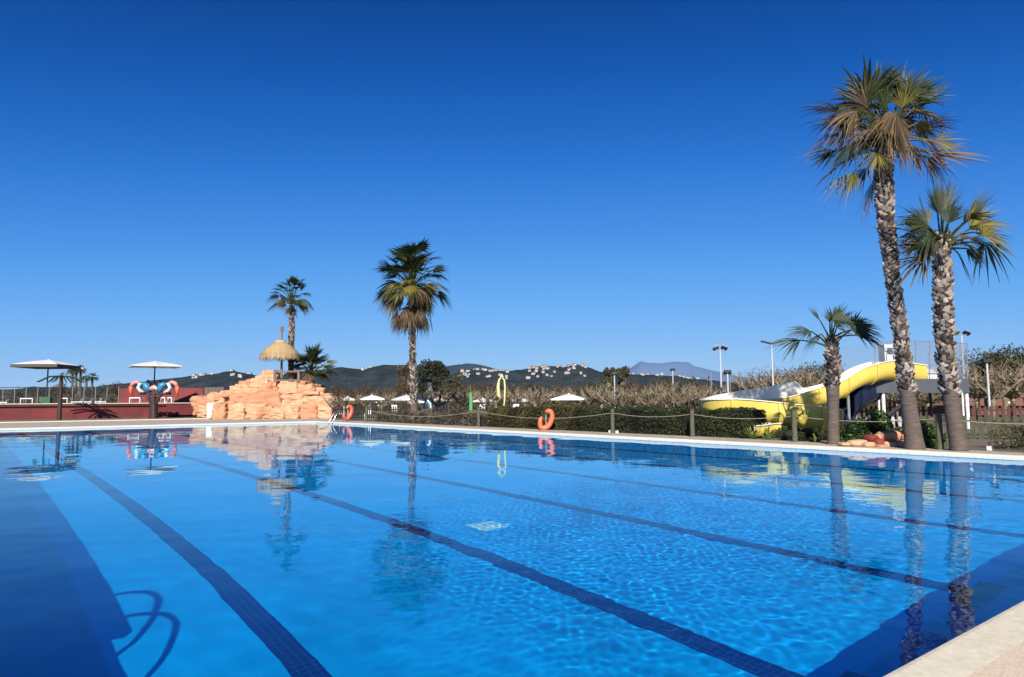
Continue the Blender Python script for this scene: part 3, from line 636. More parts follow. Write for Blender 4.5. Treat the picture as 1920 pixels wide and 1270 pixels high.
# fence with shade net
def fence(name, x0, x1, dep, ytop, zb, npost, label, net=M_SCREEN, dep1=None, grp=None):
    dep1 = dep1 or dep
    a = W(x0, 750, dep); b = W(x1, 750, dep1); a.z = zb; b.z = zb
    zt = W((x0+x1)/2, ytop, (dep+dep1)/2).z; h = zt-zb; f_ = empty(name, a, label, 'fence', grp)
    for i in range(npost+1):
        p = a.lerp(b, i/npost); m_ = MB(); m_.tube([p, p+Vector((0, 0, h))], .05, 6); m_.build('post', M_GALV, f_)
    for z in (h-.03, ): m_ = MB(); m_.tube([a+Vector((0, 0, z)), b+Vector((0, 0, z))], .045, 6); m_.build('top_rail', M_DARK, f_)
    m_ = MB(); L = (b-a).length; d = (b-a).normalized(); n = int(L/.22)
    for i in range(n):
        for sg in (1, -1):
            p = a+d*(i*L/n); q2 = p+d*(sg*h*.9)
            if 0 <= (q2-a).dot(d) <= L: m_.add([p+Vector((0, 0, .05)), p+d*.018+Vector((0, 0, .05)), q2+d*.018+Vector((0, 0, h-.05)), q2+Vector((0, 0, h-.05))], [(0, 1, 2, 3)])
    o = m_.build('wire_mesh', M_DARK, f_); o['kind'] = 'stuff'
    return f_
fence('terrace_fence', -60, 222, 92, 726, TZ, 13, 'grey wire fence with posts along the back of the left terrace')
def box_thing(name, label, cat, c, size, m, rz=-YAW, group=None):
    b = MB(); b.box(c, size, rz=rz); o = b.build(name, m, None, origin=(c[0], c[1], c[2]-size[2]/2)); tag(o, label, cat, group); return o
# red screen wall and dark slatted wall on the terrace
rs = empty('red_screen_wall', terr(300, 84), 'red brown screen wall behind the blue water feature', 'wall')
for i in range(6):
    xa = 224+i*26.2; k = 84/F_PX; z1 = W(300, 728, 84).z; p = W(xa+13, 750, 84)
    m_ = MB(); m_.box((p.x, p.y, (TZ+z1)/2), (25.9*k, .15, z1-TZ), rz=-YAW); m_.build('panel', M_REDWALL, rs)
rs2 = empty('slatted_screen', terr(398, 84), 'dark vertical slatted screen between the red wall and the rocks', 'fence')
for i in range(14):
    p = W(384+i*2.6, 750, 84.2); k = 84/F_PX; z1 = W(300, 727, 84).z; m_ = MB(); m_.box((p.x, p.y, (TZ+z1)/2), (.11, .05, z1-TZ), rz=-YAW); m_.build('slat', M_WOOD, rs2)
def market_umbrella(dep, cx, x0, x1, ytop, yedge, zb, label, group, sq=True, polem=None, val=0.10, rot=0., yb=None, vm=None):
    b = W(cx, 750, dep); b.z = zb; t_ = empty('market_umbrella', b, label, 'umbrella', group)
    R_ = (x1-x0)/2*dep/F_PX; zt = W(cx, ytop, dep).z; ze = W(cx, yedge, dep).z; cc = W((x0+x1)/2, 750, dep); k = 8; rr = R_*1.0
    m_ = MB(); m_.tube([b, Vector((b.x, b.y, zt-.1))], .05 if dep < 70 else .07, 8); m_.build('pole', polem or M_GALV, t_)
    P = [Vector((cc.x, cc.y, ze))+Vector((math.cos(rot+2*PI*i/k), math.sin(rot+2*PI*i/k), 0))*rr*(1 if i % 2 == 0 or not sq else .74) for i in range(k)]
    top = Vector((b.x, b.y, zt)); c_ = MB(); vl = MB(); S = 5
    for i in range(k):
        p, q_ = P[i], P[(i+1) % k]
        def fn(u, v, p=p, q_=q_):
            e = p.lerp(q_, u); s_ = top.lerp(e, v); s_ = s_-Vector((0, 0, (-.012*R_*math.sin(PI*v))+(.03*R_*v*math.sin(PI*u)))); return s_
        c_.grid(fn, 4, S)
        (vl if vm else c_).quad(p, q_, q_-Vector((0, 0, val)), p-Vector((0, 0, val)))
    c_.build('canopy', M_CANVAS, t_)
    if vm: vl.build('shaded_underside_band', vm, t_)
    for i in range(k):
        r_ = MB(); r_.tube([top-Vector((0, 0, .12)), P[i]-Vector((0, 0, .03))], .02, 4); r_.build('rib', M_DARK, t_)
    r_ = MB(); r_.tube([top-Vector((0, 0, .05)), top+Vector((0, 0, .05))], [.09, .05], 8); r_.build('finial', M_WHITE, t_)
    r_ = MB(); r_.box(b+Vector((0, 0, .06)), (.7, .7, .1), rz=-YAW); r_.build('base', M_GALV, t_)
    return t_
UG = 'white market umbrellas'
market_umbrella(76, 87, 27, 142, 675, 685, TZ, 'large white umbrella over a green crate on the left terrace', UG, val=.32, polem=M_DARK, rot=.2, vm=mat('painted canopy underside shade', (.10, .09, .08), .9))  # dark rim band paints in the shaded canopy underside
market_umbrella(76, 288, 230, 346, 678, 687, TZ, 'white peaked umbrella rising behind the blue water feature', UG, val=.1, polem=M_DARK, rot=.7)
market_umbrella(120, 146, 128, 160, 688, 691, TZ, 'small farther white umbrella half hidden behind the large left one', UG, rot=.4)
# white tables with bent frames, crates, loungers
def bench(px0, px1, dep, label, zb=TZ, h=.62):
    a = terr(px0, dep); b = terr(px1, dep); a.z = b.z = zb; t_ = empty('sun_lounger', a, label, 'sun lounger', 'white sun loungers on the left terrace')
    m_ = MB(); m_.box((a+b)/2+Vector((0, 0, h-.05)), ((b-a).length, .62, .1), rz=-YAW); m_.build('seat', M_WHITE, t_)
    d = (b-a).normalized()
    for u in (.02, .98):
        for s_ in (-.26, .26):
            p = a.lerp(b, u)+HD*s_; l_ = MB(); l_.tube([p, p+Vector((0, 0, h-.03))], .05, 6); l_.build('leg', M_WHITE, t_)
bench(41, 64, 74, 'white lounger left of the green crate on the terrace'); bench(113, 129, 74, 'white lounger between the green crate and the slatted shower palm')
bench(245, 265, 73, 'white lounger under the left blue figure'); bench(299, 311, 73, 'short white lounger right of the dark trunk'); bench(313, 324, 73.6, 'white lounger under the right blue figure')
def low_lounger(px0, px1, dep, label):
    a = terr(px0, dep); b = terr(px1, dep); t_ = empty('low_lounger', a, label, 'sun lounger', 'low reclined loungers by the fence')
    d = b-a; m_ = MB(); m_.box(a+d*.5+Vector((0, 0, .2)), (d.length, .6, .1), rz=-YAW); m_.build('bed', M_WHITE, t_)
    m_ = MB(); e = a+d*.97; f = a+d*.7; m_.quad(f+Vector((0, 0, .26))-HD*.3, e+Vector((0, 0, .75))-HD*.3, e+Vector((0, 0, .75))+HD*.3, f+Vector((0, 0, .26))+HD*.3)
    m_.quad(f+Vector((0, 0, .21))+HD*.3, e+Vector((0, 0, .70))+HD*.3, e+Vector((0, 0, .70))-HD*.3, f+Vector((0, 0, .21))-HD*.3); m_.build('backrest', M_WHITE, t_)
    for u in (.1, .9): l_ = MB(); l_.box(a+d*u+Vector((0, 0, .08)), (.06, .5, .16), rz=-YAW); l_.build('leg', M_WHITE, t_)
low_lounger(134, 158, 88, 'long low white lounger right of the shower palm'); low_lounger(160, 174, 88, 'low white lounger with raised back near the fence middle')
low_lounger(180, 190, 88, 'small low white lounger left of the last two'); low_lounger(190, 201, 88, 'low white lounger rightmost before the red screen wall')
low_lounger(2, 16, 88, 'low white lounger at the left picture edge')
gc = empty('green_crate', terr(85, 75), 'green slatted crate round the pole of the large umbrella', 'crate')
for i in range(8):
    p = terr(78.5+i*2, 75.0); m_ = MB(); m_.box(p+Vector((0, 0, .38)), (.1, .06, .76), rz=-YAW); m_.build('board', M_GREENB, gc)
m_ = MB(); m_.box(terr(85.5, 75.5)+Vector((0, 0, .35)), (.85, .85, .7), rz=-YAW); m_.build('crate_body', M_GREENB, gc)

# shower palm: red pole with drooping green tubes
sb = W(111, 787, 63.5); sb.z = .1
sp_ = empty('shower_palm', sb, 'thin red pole water shower with drooping green metal arms like a palm', 'water shower')
zt = W(111, 704, 63.5).z
m_ = MB(); m_.tube([sb, Vector((sb.x, sb.y, zt))], [.2, .15], 10); m_.build('pole', M_DTRUNK, sp_)
for i in range(8):
    az = -YAW+i*PI/4+.25; d = Vector((math.cos(az), math.sin(az), 0)); L = 1.9
    for s_ in (-.05, .05):
        tg = Vector((-d.y, d.x, 0))*s_*2.5
        m_ = MB(); m_.tube([Vector((sb.x, sb.y, zt-.05))+tg*.3, Vector((sb.x, sb.y, zt-.12))+d*L*.5+tg, Vector((sb.x, sb.y, zt-.62))+d*L+tg*1.5], [.05, .06, .045], 6); m_.build('arm', mat('dark green tube', (.02, .06, .04), .5), sp_)
m_ = MB(); m_.tube([Vector((sb.x, sb.y, zt-.1)), Vector((sb.x, sb.y, zt+.12)), Vector((sb.x+.2, sb.y-.1, zt+.25))], [.16, .12, .05], 8); m_.build('cap', M_DARK, sp_)

# water feature: dark forked trunk carrying two blue birds with hanging orange beaks
wb = W(288, 785, 67.5); wb.z = .1
wf = empty('bird_water_feature', wb, 'dark forked trunk carrying two blue birds with orange hanging beaks', 'water feature')
WD = 67.5
m_ = MB(); m_.tube([wb, W(288, 760, WD), W(287, 745, WD)], [.42, .36, .4], 10); m_.build('trunk', M_DTRUNK, wf)
for pts_ in (((288, 764), (281, 750), (276, 736)), ((289, 762), (296, 750), (303, 738)), ((288, 755), (289, 744), (288, 733))):
    m_ = MB(); m_.tube([W(x, y, WD) for x, y in pts_], [.2, .17, .13], 8); m_.build('branch', M_DTRUNK, wf)
m_ = MB(); m_.tube([W(262, 738, WD), W(320, 738, WD)], .12, 8); m_.build('perch', M_DTRUNK, wf)
m_ = MB(); m_.tube([W(280, 729, WD), W(289, 727, WD), W(297, 729, WD)], [.2, .26, .2], 10); m_.build('nozzle', M_PINK, wf)
def blob(name, m, parent, pts_, rad, n=12, flat=1.):
    b = MB(); b.tube(pts_, rad, n, flat=flat); return b.build(name, m, parent, smooth=True)
for s in (-1, 1):
    X = lambda dx: 289+s*dx*.97
    b_ = blob('body', M_BLUE, wf, [W(X(10), 735, WD), W(X(12), 727, WD), W(X(17), 722, WD), W(X(24), 720, WD)], [.24, .34, .30, .15])
    blob('wing', M_CYANW, wf, [W(X(20), 735, WD-.4), W(X(27), 733, WD-.4), W(X(31), 727, WD-.4), W(X(28), 721, WD-.4), W(X(24), 719, WD-.4)], [.08, .15, .17, .15, .06], 8)
    blob('neck', M_PINK, wf, [W(X(26), 720, WD), W(X(34), 716.5, WD), W(X(41), 719, WD), W(X(45), 725, WD)], [.1, .17, .19, .15])
    blob('beak', M_ORANGE, wf, [W(X(44.5), 725, WD), W(X(45), 731, WD), W(X(44), 742, WD)], [.21, .19, .08])
    blob('tail', mat('black fibreglass', (.01, .012, .03), .4), wf, [W(X(8), 736, WD), W(X(9), 724, WD), W(X(12), 713, WD)], [.12, .25, .12])
    blob('foot', M_PINK, wf, [W(X(19), 736.5, WD-.1), W(X(28), 736, WD-.1)], [.12, .08], 8)

# ---------------------------------------------------------------- right side: posts, rope, lifebuoys, hedges
PO = [(660, 2.1, -4.6), (920, 2.35, -18.6), (1148, 2.05, -29.6), (1298, 1.85, -34.2), (1497, 1.62, -38.75), (1757, 1.16, -43.55), (1990, 1.2, -47.6)]
tops = []
names = ['round wooden rope post beside the far lifebuoy', 'rope post at the left end of the long sagging rope', 'rope post at the left part of the dark hedge, right of the orange lifebuoy', 'rope post near the right part of the dark hedge',
         'bare rope post in front of the yellow slide', 'mossy rope post between the two tall palms', 'rope post outside the frame on the right']
for (px, x, y), lb in zip(PO, names):
    m_ = MB(); h = 1.08; m_.tube([(x, y, .09), (x, y, .1+h*.5), (x+.01, y, .1+h), (x+.01, y, .12+h)], [.095, .09, .085, .07], 10)
    o = m_.build('rope_post', M_POST, None, smooth=False, origin=(x, y, .1)); tag(o, lb, 'post', 'wooden rope posts along the pool deck'); tops.append(Vector((x, y, h)))
for i in range(len(tops)-1):
    a, b = tops[i], tops[i+1]; L = (b-a).length; m_ = MB(); n = 20
    m_.tube([a.lerp(b, k/n)-Vector((0, 0, (.03*L)*4*(k/n)*(1-k/n)+.06)) for k in range(n+1)], .013, 6)
    o = m_.build('rope', M_ROPE, None, origin=a); tag(o, ['sagging rope above the low grey shrubs', 'longest sagging rope crossing behind the orange lifebuoy', 'rope between the two posts before the dark hedge', 'rope in front of the yellow slide bend', 'rope between the slide post and the mossy post', 'rope running out of the picture on the right'][i], 'rope', 'ropes between the posts')
def horseshoe(dep, cx, cy, w, h, ang, label, turn=0.):
    k = dep/F_PX; c_ = W(cx, cy, dep); o_ = empty('lifebuoy', c_, label, 'lifebuoy', 'orange horseshoe lifebuoys')
    r1 = RT*math.cos(turn)+HD*math.sin(turn); pts_ = []; rad = []
    A0, A1 = math.radians(128)+ang, math.radians(128-322)+ang
    for i in range(33):
        a = A0+(A1-A0)*i/32; pts_.append(c_+r1*((math.cos(a)*.9+math.sin(a)*.42)*w*k/2)+Vector((0, 0, 1))*(math.sin(a)*h*k/2)); u = abs(i/32-.5)*2
        rad.append(.125*(1-.55*max(0, u-.85)/.15)*(1-.25*u))
    m_ = MB(); m_.tube(pts_, rad, 12, flat=1.1); m_.build('ring', M_ORANGE, o_, smooth=True)
    m_ = MB(); m_.tube([p+Vector((0, 0, 0)) for p in pts_[::3]], .0, 3) if False else None
    # holder peg and arm
    m_ = MB(); hp = c_+HD*.18; m_.tube([Vector((hp.x, hp.y, .1)), Vector((hp.x, hp.y, c_.z+h*k*.35))], .04, 8); m_.build('holder', M_GALV, o_)
    for a in ():
        p = c_+r1*(math.cos(a)*w*k/2)+Vector((0, 0, 1))*(math.sin(a)*h*k/2); t_ = r1*(-math.sin(a)*w*k/2)+Vector((0, 0, 1))*(math.cos(a)*h*k/2); t_.normalize()
        m_ = MB(); m_.tube([p-t_*.035, p+t_*.035], .128, 14); m_.build('reflective_band', M_WHITE, o_)
    return o_
horseshoe(35.4, 1024, 787, 23, 32, -.12, 'orange horseshoe lifebuoy in front of the hedge at the centre')
horseshoe(53.5, 652, 774, 16, 24, .2, 'orange horseshoe lifebuoy beside the far corner ladder', turn=.7)

def hedge(name, p0, p1, w, h, m, n, leaf, label, seed, lump=.12, hfun=None, aspect=.55, cat='hedge', core=True):
    """clipped hedge from p0 to p1 (front face), leaves in a shell over a twig core"""
    a = Vector((*p0, .1)); b = Vector((*p1, .1)); d = (b-a); L = d.length; d.normalize(); s_ = Vector((d.y, -d.x, 0))
    if s_.x < 0: s_ = -s_
    t_ = empty(name, a, label, cat)
    r = np.random.default_rng(seed); u = r.random(n)*L; per = r.random(n)*(2*h+w); off = np.abs(r.normal(size=n))*.10
    H = np.array([h*(hfun(x/L) if hfun else 1) for x in u])
    lat = np.where(per < h, 0, np.where(per < h+w, per-h, w)); ver = np.where(per < h, per/h, np.where(per < h+w, 1., (2*h+w-per)/h))*H
    rad = .18; topc = ver > H-rad
    lat = np.where(topc & (lat < rad), lat+(ver-(H-rad))*.5*(per < h), lat)
    lat_o = np.where(per < h, off, np.where(per < h+w, 0, -off)); ver_o = np.where((per >= h) & (per < h+w), -off, 0)
    base = np.array(a)[None]+np.outer(u, np.array(d))+np.outer(lat+lat_o, np.array(s_)); base[:, 2] += ver+ver_o
    ln = vnoise(base[:, :], 1.7, seed)*lump*2+vnoise(base, 4.5, seed+3)*lump*.8
    base -= np.outer(np.where(per < h+w*.5, ln, -ln), np.array(s_)*.7); base[:, 2] += np.where(ver > H*.5, ln*.7, 0)
    ne = int(n*.10); ei = r.choice(n, ne, replace=False); eu = np.where(r.random(ne) < .5, 0., L)+r.normal(size=ne)*.06
    base[ei] = np.array(a)[None]+np.outer(eu, np.array(d))+np.outer(r.random(ne)*w, np.array(s_)); base[ei, 2] += r.random(ne)*h*(hfun(.02) if hfun else 1)
    shade = .5+.9*vnoise(base, .9, seed+9)
    leaf_cloud('foliage', base, leaf, m, t_, shade=shade, aspect=aspect)
    if core:
        m_ = MB(); K = max(2, int(L/1.)); 
        for i in range(K):
            c_ = a+d*(L*(i+.5)/K)+s_*(w/2); hh = h*(hfun((i+.5)/K) if hfun else 1)-.16
            m_.box(c_+Vector((0, 0, hh/2)), (L/K*1.0 if abs(d.x) > .7 else w-.3, w-.3 if abs(d.x) > .7 else L/K, hh), rz=0 if abs(d.x) > .7 else math.atan2(d.y, d.x)-PI/2)
        m_.build('twig_core', M_CORE, t_)
    return t_
hedge('boxed_hedge', (2.35, -36.2), (2.45, -26.8), 1.5, 1.1, M_HEDGE, 34000, .085, 'long dark green clipped hedge behind the rope posts', 3)
hedge('boxed_hedge', (2.5, -26.6), (2.7, -18.9), 1.5, 1.22, M_OLIVEH, 24000, .09, 'olive brown clipped hedge behind the central orange lifebuoy', 5, hfun=lambda u: 1.0-.1*u)
hedge('low_shrubs', (2.6, -18.2), (2.9, -12.0), 1.8, .85, M_HEATH, 12000, .12, 'low grey brown mounded shrubs right of the middle palm', 7, lump=.25, hfun=lambda u: .62+.38*math.sin(PI*min(1, u*1.0+.12)), aspect=.3, cat='shrubs')
hedge('low_shrubs', (2.6, -11.7), (3.1, -3.9), 1.8, .9, M_HEATH, 12000, .12, 'low grey brown mounded shrubs left of the middle palm beside the ladder', 8, lump=.25, hfun=lambda u: .45+.5*math.sin(PI*min(1, u*.8+.2)), aspect=.3, cat='shrubs')

def bush(name, c, r, h, m, n, leaf, label, seed, cat='shrub', aspect=.5, up=0., group=None, core=True):
    c = Vector(c); r_ = np.random.default_rng(seed); d = r_.normal(size=(n, 3)); d /= np.linalg.norm(d, axis=1)[:, None]; d[:, 2] = np.abs(d[:, 2])
    rad = (.55+.45*r_.random(n)**.5); P = d*rad[:, None]; P[:, 0] *= r; P[:, 1] *= r; P[:, 2] *= h
    ln = 1+.5*vnoise(P, 1.6/max(r, .3)*.8, seed); P *= ln[:, None]; P += np.array(c)
    t_ = empty(name, c, label, cat, group)
    leaf_cloud('foliage', P, leaf, m, t_, shade=.5+.8*vnoise(P, 1.2, seed), aspect=aspect, up=up)
    if core:
        m_ = MB()
        for k in range(7):
            a = k*.9; m_.tube([c, c+Vector((math.cos(a)*r*.5, math.sin(a)*r*.5, h*.75))], [.03, .01], 5)
        m_.build('stems', M_CORE, t_)
    return t_
# ivy mound, boulders, agaves near the slide
bush('ivy_mound', (2.75, -40.9, .1), 1.15, .75, M_IVY, 5200, .12, 'bright green ivy mound over the boulders by the small palm', 11, cat='ivy')
bush('ivy_mound', (2.5, -42.4, .1), .8, .68, M_IVY, 3000, .12, 'ivy spreading right towards the tallest palm above the boulders', 12, cat='ivy')
bush('ivy_mound', (2.9, -41.0, .1), .5, 1.05, M_IVY, 2000, .12, 'upright ivy clump just right of the small palm trunk', 13, cat='ivy')
for i, (x, w_, y0, y1, m, lb, dz) in enumerate(((1632, 19, 816, 828, M_REDSTONE, 'dark red boulder under the ivy', 0), (1667, 38, 811, 829, M_ROCK, 'large orange pink boulder beside the tallest palm', 0), (1606, 30, 826, 836, M_ROCK2, 'flat pale stone left of the red boulders', -.1),
        (1645, 17, 823, 836, M_REDSTONE, 'lower dark red boulder between pale stones', -.25), (1667, 24, 829, 839, M_ROCK2, 'pale stone under the large orange boulder', -.3), (1690, 20, 828, 841, M_ROCK2, 'pale stone at the foot of the tallest palm', -.35), (1696, 11, 815, 829, M_ROCK, 'narrow pink stone touching the tallest palm', -.1),
        (1646, 15, 814, 824, M_ROCK2, 'small cream boulder between the red and orange ones', .05), (1585, 22, 830, 836, M_ROCK2, 'small pale stone nearest the small palm', 0), (1626, 20, 829, 838, M_ROCK2, 'cream stone below the upper red boulder', -.3), (1650, 18, 834, 841, M_ROCK, 'low orange stone on the deck edge', -.45))):
    dep = 22.3+dz; k = dep/F_PX; c_ = W(x, (y0+y1)/2, dep)
    o = rock_block(c_, (w_*k*1.15, .45, (y1-y0)*k*1.2), 50+i*2.1, m, None, 'garden_boulder', rz=-YAW+rnd.uniform(-.4, .4), amp=.22, rough=.14, ex=3.2); tag(o, lb, 'boulder', 'garden boulders under the ivy')
def agave(c, n, L, label, seed, m=None, cat='agave'):
    c = Vector(c); r_ = random.Random(seed); t_ = empty('agave', c, label, cat, 'spiky plants by the hedge end')
    for i in range(n):
        az = i*2.4; el = math.radians(r_.uniform(15, 80)); d = Vector((math.cos(az)*math.cos(el), math.sin(az)*math.cos(el), math.sin(el))); tg = Vector((-math.sin(az), math.cos(az), 0)); l = L*r_.uniform(.7, 1.1); b = MB(); vs_ = []
        for u, w_ in ((0, .03), (.35, .045), (.7, .03), (1, .002)):
            p = c+d*l*u-Vector((0, 0, .35*l*u*u*math.cos(el))); vs_ += [p-tg*w_, p+tg*w_]
        b.add(vs_, [(2*j, 2*j+1, 2*j+3, 2*j+2) for j in range(3)], r_.random()); b.build('leaf', m or M_AGAVE, t_, attr=True)
M_AGAVE = mat('yellow green agave', (.26, .30, .07), .5, (.08, .12, .03), 5, attr=True)
agave((2.35, -36.55, .1), 34, .62, 'spiky yellow green agave at the right end of the dark hedge', 1)
agave((2.3, -37.25, .1), 30, .55, 'spiky agave right beside the hedge end one, nearer the slide', 2)
agave((2.0, -39.3, .1), 24, .36, 'small spiky agave left of the small palm trunk', 3)
for i, (x, y, lb) in enumerate(((3.4, -45.2, 'dry bronze shrub just right of the rightmost palm'), (3.0, -46.6, 'dry bronze shrub in front of the right fence'), (3.2, -47.6, 'dry bronze shrub at the right picture edge'), (4.6, -45.6, 'dry bronze shrub touching the picket fence'))):
    bush('dry_shrub', (x, y, .1), .95, .85, M_OLIVEH, 3600, .075, lb, 60+i, aspect=.35, group='dry shrubs by the right fence')
for i, (px, py, lb) in enumerate(((1855, 845, 'small white stone at the right deck edge, leftmost'), (1879, 838, 'small white stone by the dry shrubs, middle'), (1905, 838, 'upright white stone by the ladder'), (1144, 812, 'white stone at the foot of the hedge rope post'), (1157, 813, 'second white stone right of the hedge rope post'))):
    g_ = G(px, py, .1); o = rock_block(g_+Vector((0, 0, .06)), (.12, .12, .14 if i != 2 else .3), 90+i, M_WHITE, None, 'white_stone', amp=.05, rough=.03); tag(o, lb, 'stone', 'white stones along the deck edge')
bush('dark_shrub', (3.3, -38.2, .1), .85, .36, M_HEDGE, 3200, .09, 'dark shrub under the lowest bend of the yellow slide', 71)
bush('dark_shrub', (4.2, -37.2, .1), .9, .40, M_HEDGE, 3000, .09, 'dark shrub below the slide behind the agaves', 72)

# ---------------------------------------------------------------- yellow slide and tower
def chute(path, name, parent, m, half=.62, tall=1.1, wall_extra=0., sect=1.3, lining=M_CREAM, flange=True, side=1):
    """open half pipe swept along path in separate moulded sections with flanges"""
    P = [Vector(p) for p in path]; Q = []
    for i in range(len(P)-1):
        p0 = P[max(i-1, 0)]; p1 = P[i]; p2 = P[i+1]; p3 = P[min(i+2, len(P)-1)]
        for j in range(8):
            f = j/8; Q.append(.5*((2*p1)+(p2-p0)*f+(2*p0-5*p1+4*p2-p3)*f*f+(3*p1-p0-3*p2+p3)*f**3))
    Q.append(P[-1])
    def prof(extraL, extraR, t_, n=16):
        pr = []; 
        for j in range(n+1):
            a = PI+PI*j/n; x = math.cos(a)*(half+t_); z = math.sin(a)*(half+t_)+half
            pr.append((x, z))
        pr = [(-(half+t_), tall+extraL)]+pr+[((half+t_), tall+extraR)]
        return pr
    ext = wall_extra if callable(wall_extra) else (lambda u: (0, wall_extra))
    secs = []; cur = [0]; acc = 0
    for i in range(1, len(Q)):
        acc += (Q[i]-Q[i-1]).length
        if acc > sect and i < len(Q)-2: cur.append(i); secs.append(cur); cur = [i]; acc = 0
        else: cur.append(i)
    secs.append(cur); N = len(Q)-1
    def ring(i, t_):
        d = (Q[min(i+1, N)]-Q[max(i-1, 0)]); d.z = 0; d.normalize(); s_ = Vector((d.y, -d.x, 0)); eL, eR = ext(i/N)
        return [Q[i]+s_*x+Vector((0, 0, z)) for x, z in prof(eL, eR, t_)]
    for sc in secs:
        s_ = MB(); s2 = MB(); rim = MB()
        for a, b in zip(sc[:-1], sc[1:]):
            o1, o2, i1, i2 = ring(a, .035), ring(b, .035), ring(a, 0), ring(b, 0); n = len(o1)
            s_.add(o1+o2, [(j, j+1, n+j+1, n+j) for j in range(n-1)])
            s2.add(i1+i2, [(j+1, j, n+j, n+j+1) for j in range(n-1)])
            for j in (0, n-1):
                up = Vector((0, 0, .035)); out1 = (o1[j]-i1[j])*1.6; out2 = (o2[j]-i2[j])*1.6
                rim.add([i1[j], o1[j]+out1, o2[j]+out2, i2[j], i1[j]+up, o1[j]+out1+up, o2[j]+out2+up, i2[j]+up], [(0, 1, 2, 3), (7, 6, 5, 4), (1, 5, 6, 2), (0, 3, 7, 4)])
        o = s_.build('chute_section', m, parent, smooth=True); s2.build('lining', lining, o if False else parent, smooth=True); rim.build('rim', lining, parent)['kind'] = 'stuff'
        if flange:
            i = sc[-1]; r1 = ring(i, .035); r2 = ring(i, .10); d = (Q[min(i+1, N)]-Q[max(i-1, 0)]).normalized()*.03; n = len(r1); fl_ = MB()
            fl_.add([p-d for p in r1]+[p-d for p in r2]+[p+d for p in r1]+[p+d for p in r2], [(j, j+1, n+j+1, n+j) for j in range(n-1)]+[(2*n+j+1, 2*n+j, 3*n+j, 3*n+j+1) for j in range(n-1)]+[(n+j, n+j+1, 3*n+j+1, 3*n+j) for j in range(n-1)])
            fl_.build('flange', m, parent)
SD = 34.
sl_base = W(1450, 800, 31); sl_base.z = .1
slide = empty('yellow_water_slide', sl_base, 'yellow open water slide with cream lining curving down from the tower', 'water slide')
path = [(1725, 720, 34.9), (1690, 715, 34.7), (1660, 712, 34.3), (1634, 717, 34.0), (1605, 728, 33.8), (1578, 745, 33.7), (1554, 755, 33.6), (1524, 762, 33.5), (1480, 767, 33.2), (1410, 773, 32.6), (1358, 778, 31.6), (1338, 783, 30.4), (1356, 787, 29.4), (1410, 791, 28.8), (1490, 800, 28.4), (1572, 810, 28.2)]
def ex(u):
    # the outer wall of the bend is raised as a splash guard (right hand side seen going down)
    g_ = max(0, min(1, (u-.475)/.02))*max(0, min(1, (.84-u)/.1)); q_ = max(0, min(1, (u-.46)/.1))*max(0, min(1, (.82-u)/.1)); return (-.34*q_, g_*(.36-.5*max(0, min(1, (u-.5)/.2))))
chute([W(*p) for p in path], 'chute', slide, M_YELLOW, half=.5, tall=.88, wall_extra=ex, sect=1.55)
for (x, y, d) in ((1590, 738, 33.75), (1500, 765, 33.3), (1410, 773, 32.6), (1352, 786, 29.6), (1460, 797, 28.6), (1550, 807, 28.3)):
    p = W(x, y, d); m_ = MB(); m_.tube([Vector((p.x, p.y, .05)), Vector((p.x, p.y, p.z+.02))], .07, 8); m_.build('support_post', M_GALV, slide)
# second, navy slide passing under the yellow one
nb_ = W(1600, 790, 35.5); nb_.z = .1
navy = empty('navy_water_slide', nb_, 'dark navy slide dropping under the yellow one below the tower platform', 'water slide')
chute([W(1690, 722, 35.2), W(1660, 738, 35.2), W(1625, 758, 35), W(1595, 776, 34.6), (W(1580, 790, 34.2))], 'chute', navy, M_NAVY, half=.6, tall=1.15, lining=M_NAVY, sect=1.6)
m_ = MB(); p = W(1605, 772, 34.8); m_.tube([Vector((p.x, p.y, .05)), p], .07, 8); m_.build('support_post', M_GALV, navy)
# small exit chute near the ground
eb = W(1430, 812, 27.8); eb.z = .1; exs = empty('slide_exit', eb, 'small yellow slide exit trough with cream rim beside the agaves', 'slide exit')
chute([W(1456, 813, 27.8), W(1440, 814.5, 27.6), W(1424, 817, 27.3), W(1406, 819, 27)], 'chute', exs, M_YELLOW, half=.22, tall=.4, sect=5, flange=False)
# tower
tbp = W(1728, 790, 35); tbp.z = .1
tow = empty('slide_tower', tbp, 'slide tower with grey clad platform, white legs and tall wire cage', 'slide tower')
def pbox(x0, x1, y0, y1, dep, thick, m, nm, par):
    k = dep/F_PX; c_ = W((x0+x1)/2, (y0+y1)/2, dep)+HD*thick/2; b = MB(); b.box(c_, ((x1-x0)*k, thick, (y1-y0)*k), rz=-YAW); return b.build(nm, m, par)
DT = 34.4; DW = 3.2
for x0, x1 in ((1639, 1697), (1697.4, 1756), (1756.4, 1817)): pbox(x0, x1, 711, 737, DT, .08, M_GREYP, 'cladding_panel', tow)
for x0, x1 in ((1640, 1816),): pbox(x0, x1, 711.5, 736.5, DT+DW, .08, M_GREYP, 'cladding_panel', tow)
pbox(1641, 1815, 731, 736, DT+.1, DW-.12, M_GREYP, 'platform_deck', tow)
for x, dd, r_ in ((1647, .4, .05), (1655.5, .15, .085), (1812, .15, .085), (1804, .9, .05), (1744, 2.6, .07), (1655, 3.0, .07), (1812, 3.0, .07)):
    p = W(x, 737, DT+dd); m_ = MB(); m_.tube([Vector((p.x, p.y, .08)), p+Vector((0, 0, .02))], r_, 10); m_.build('leg', M_WHITE if dd < 2 else M_DARK, tow)
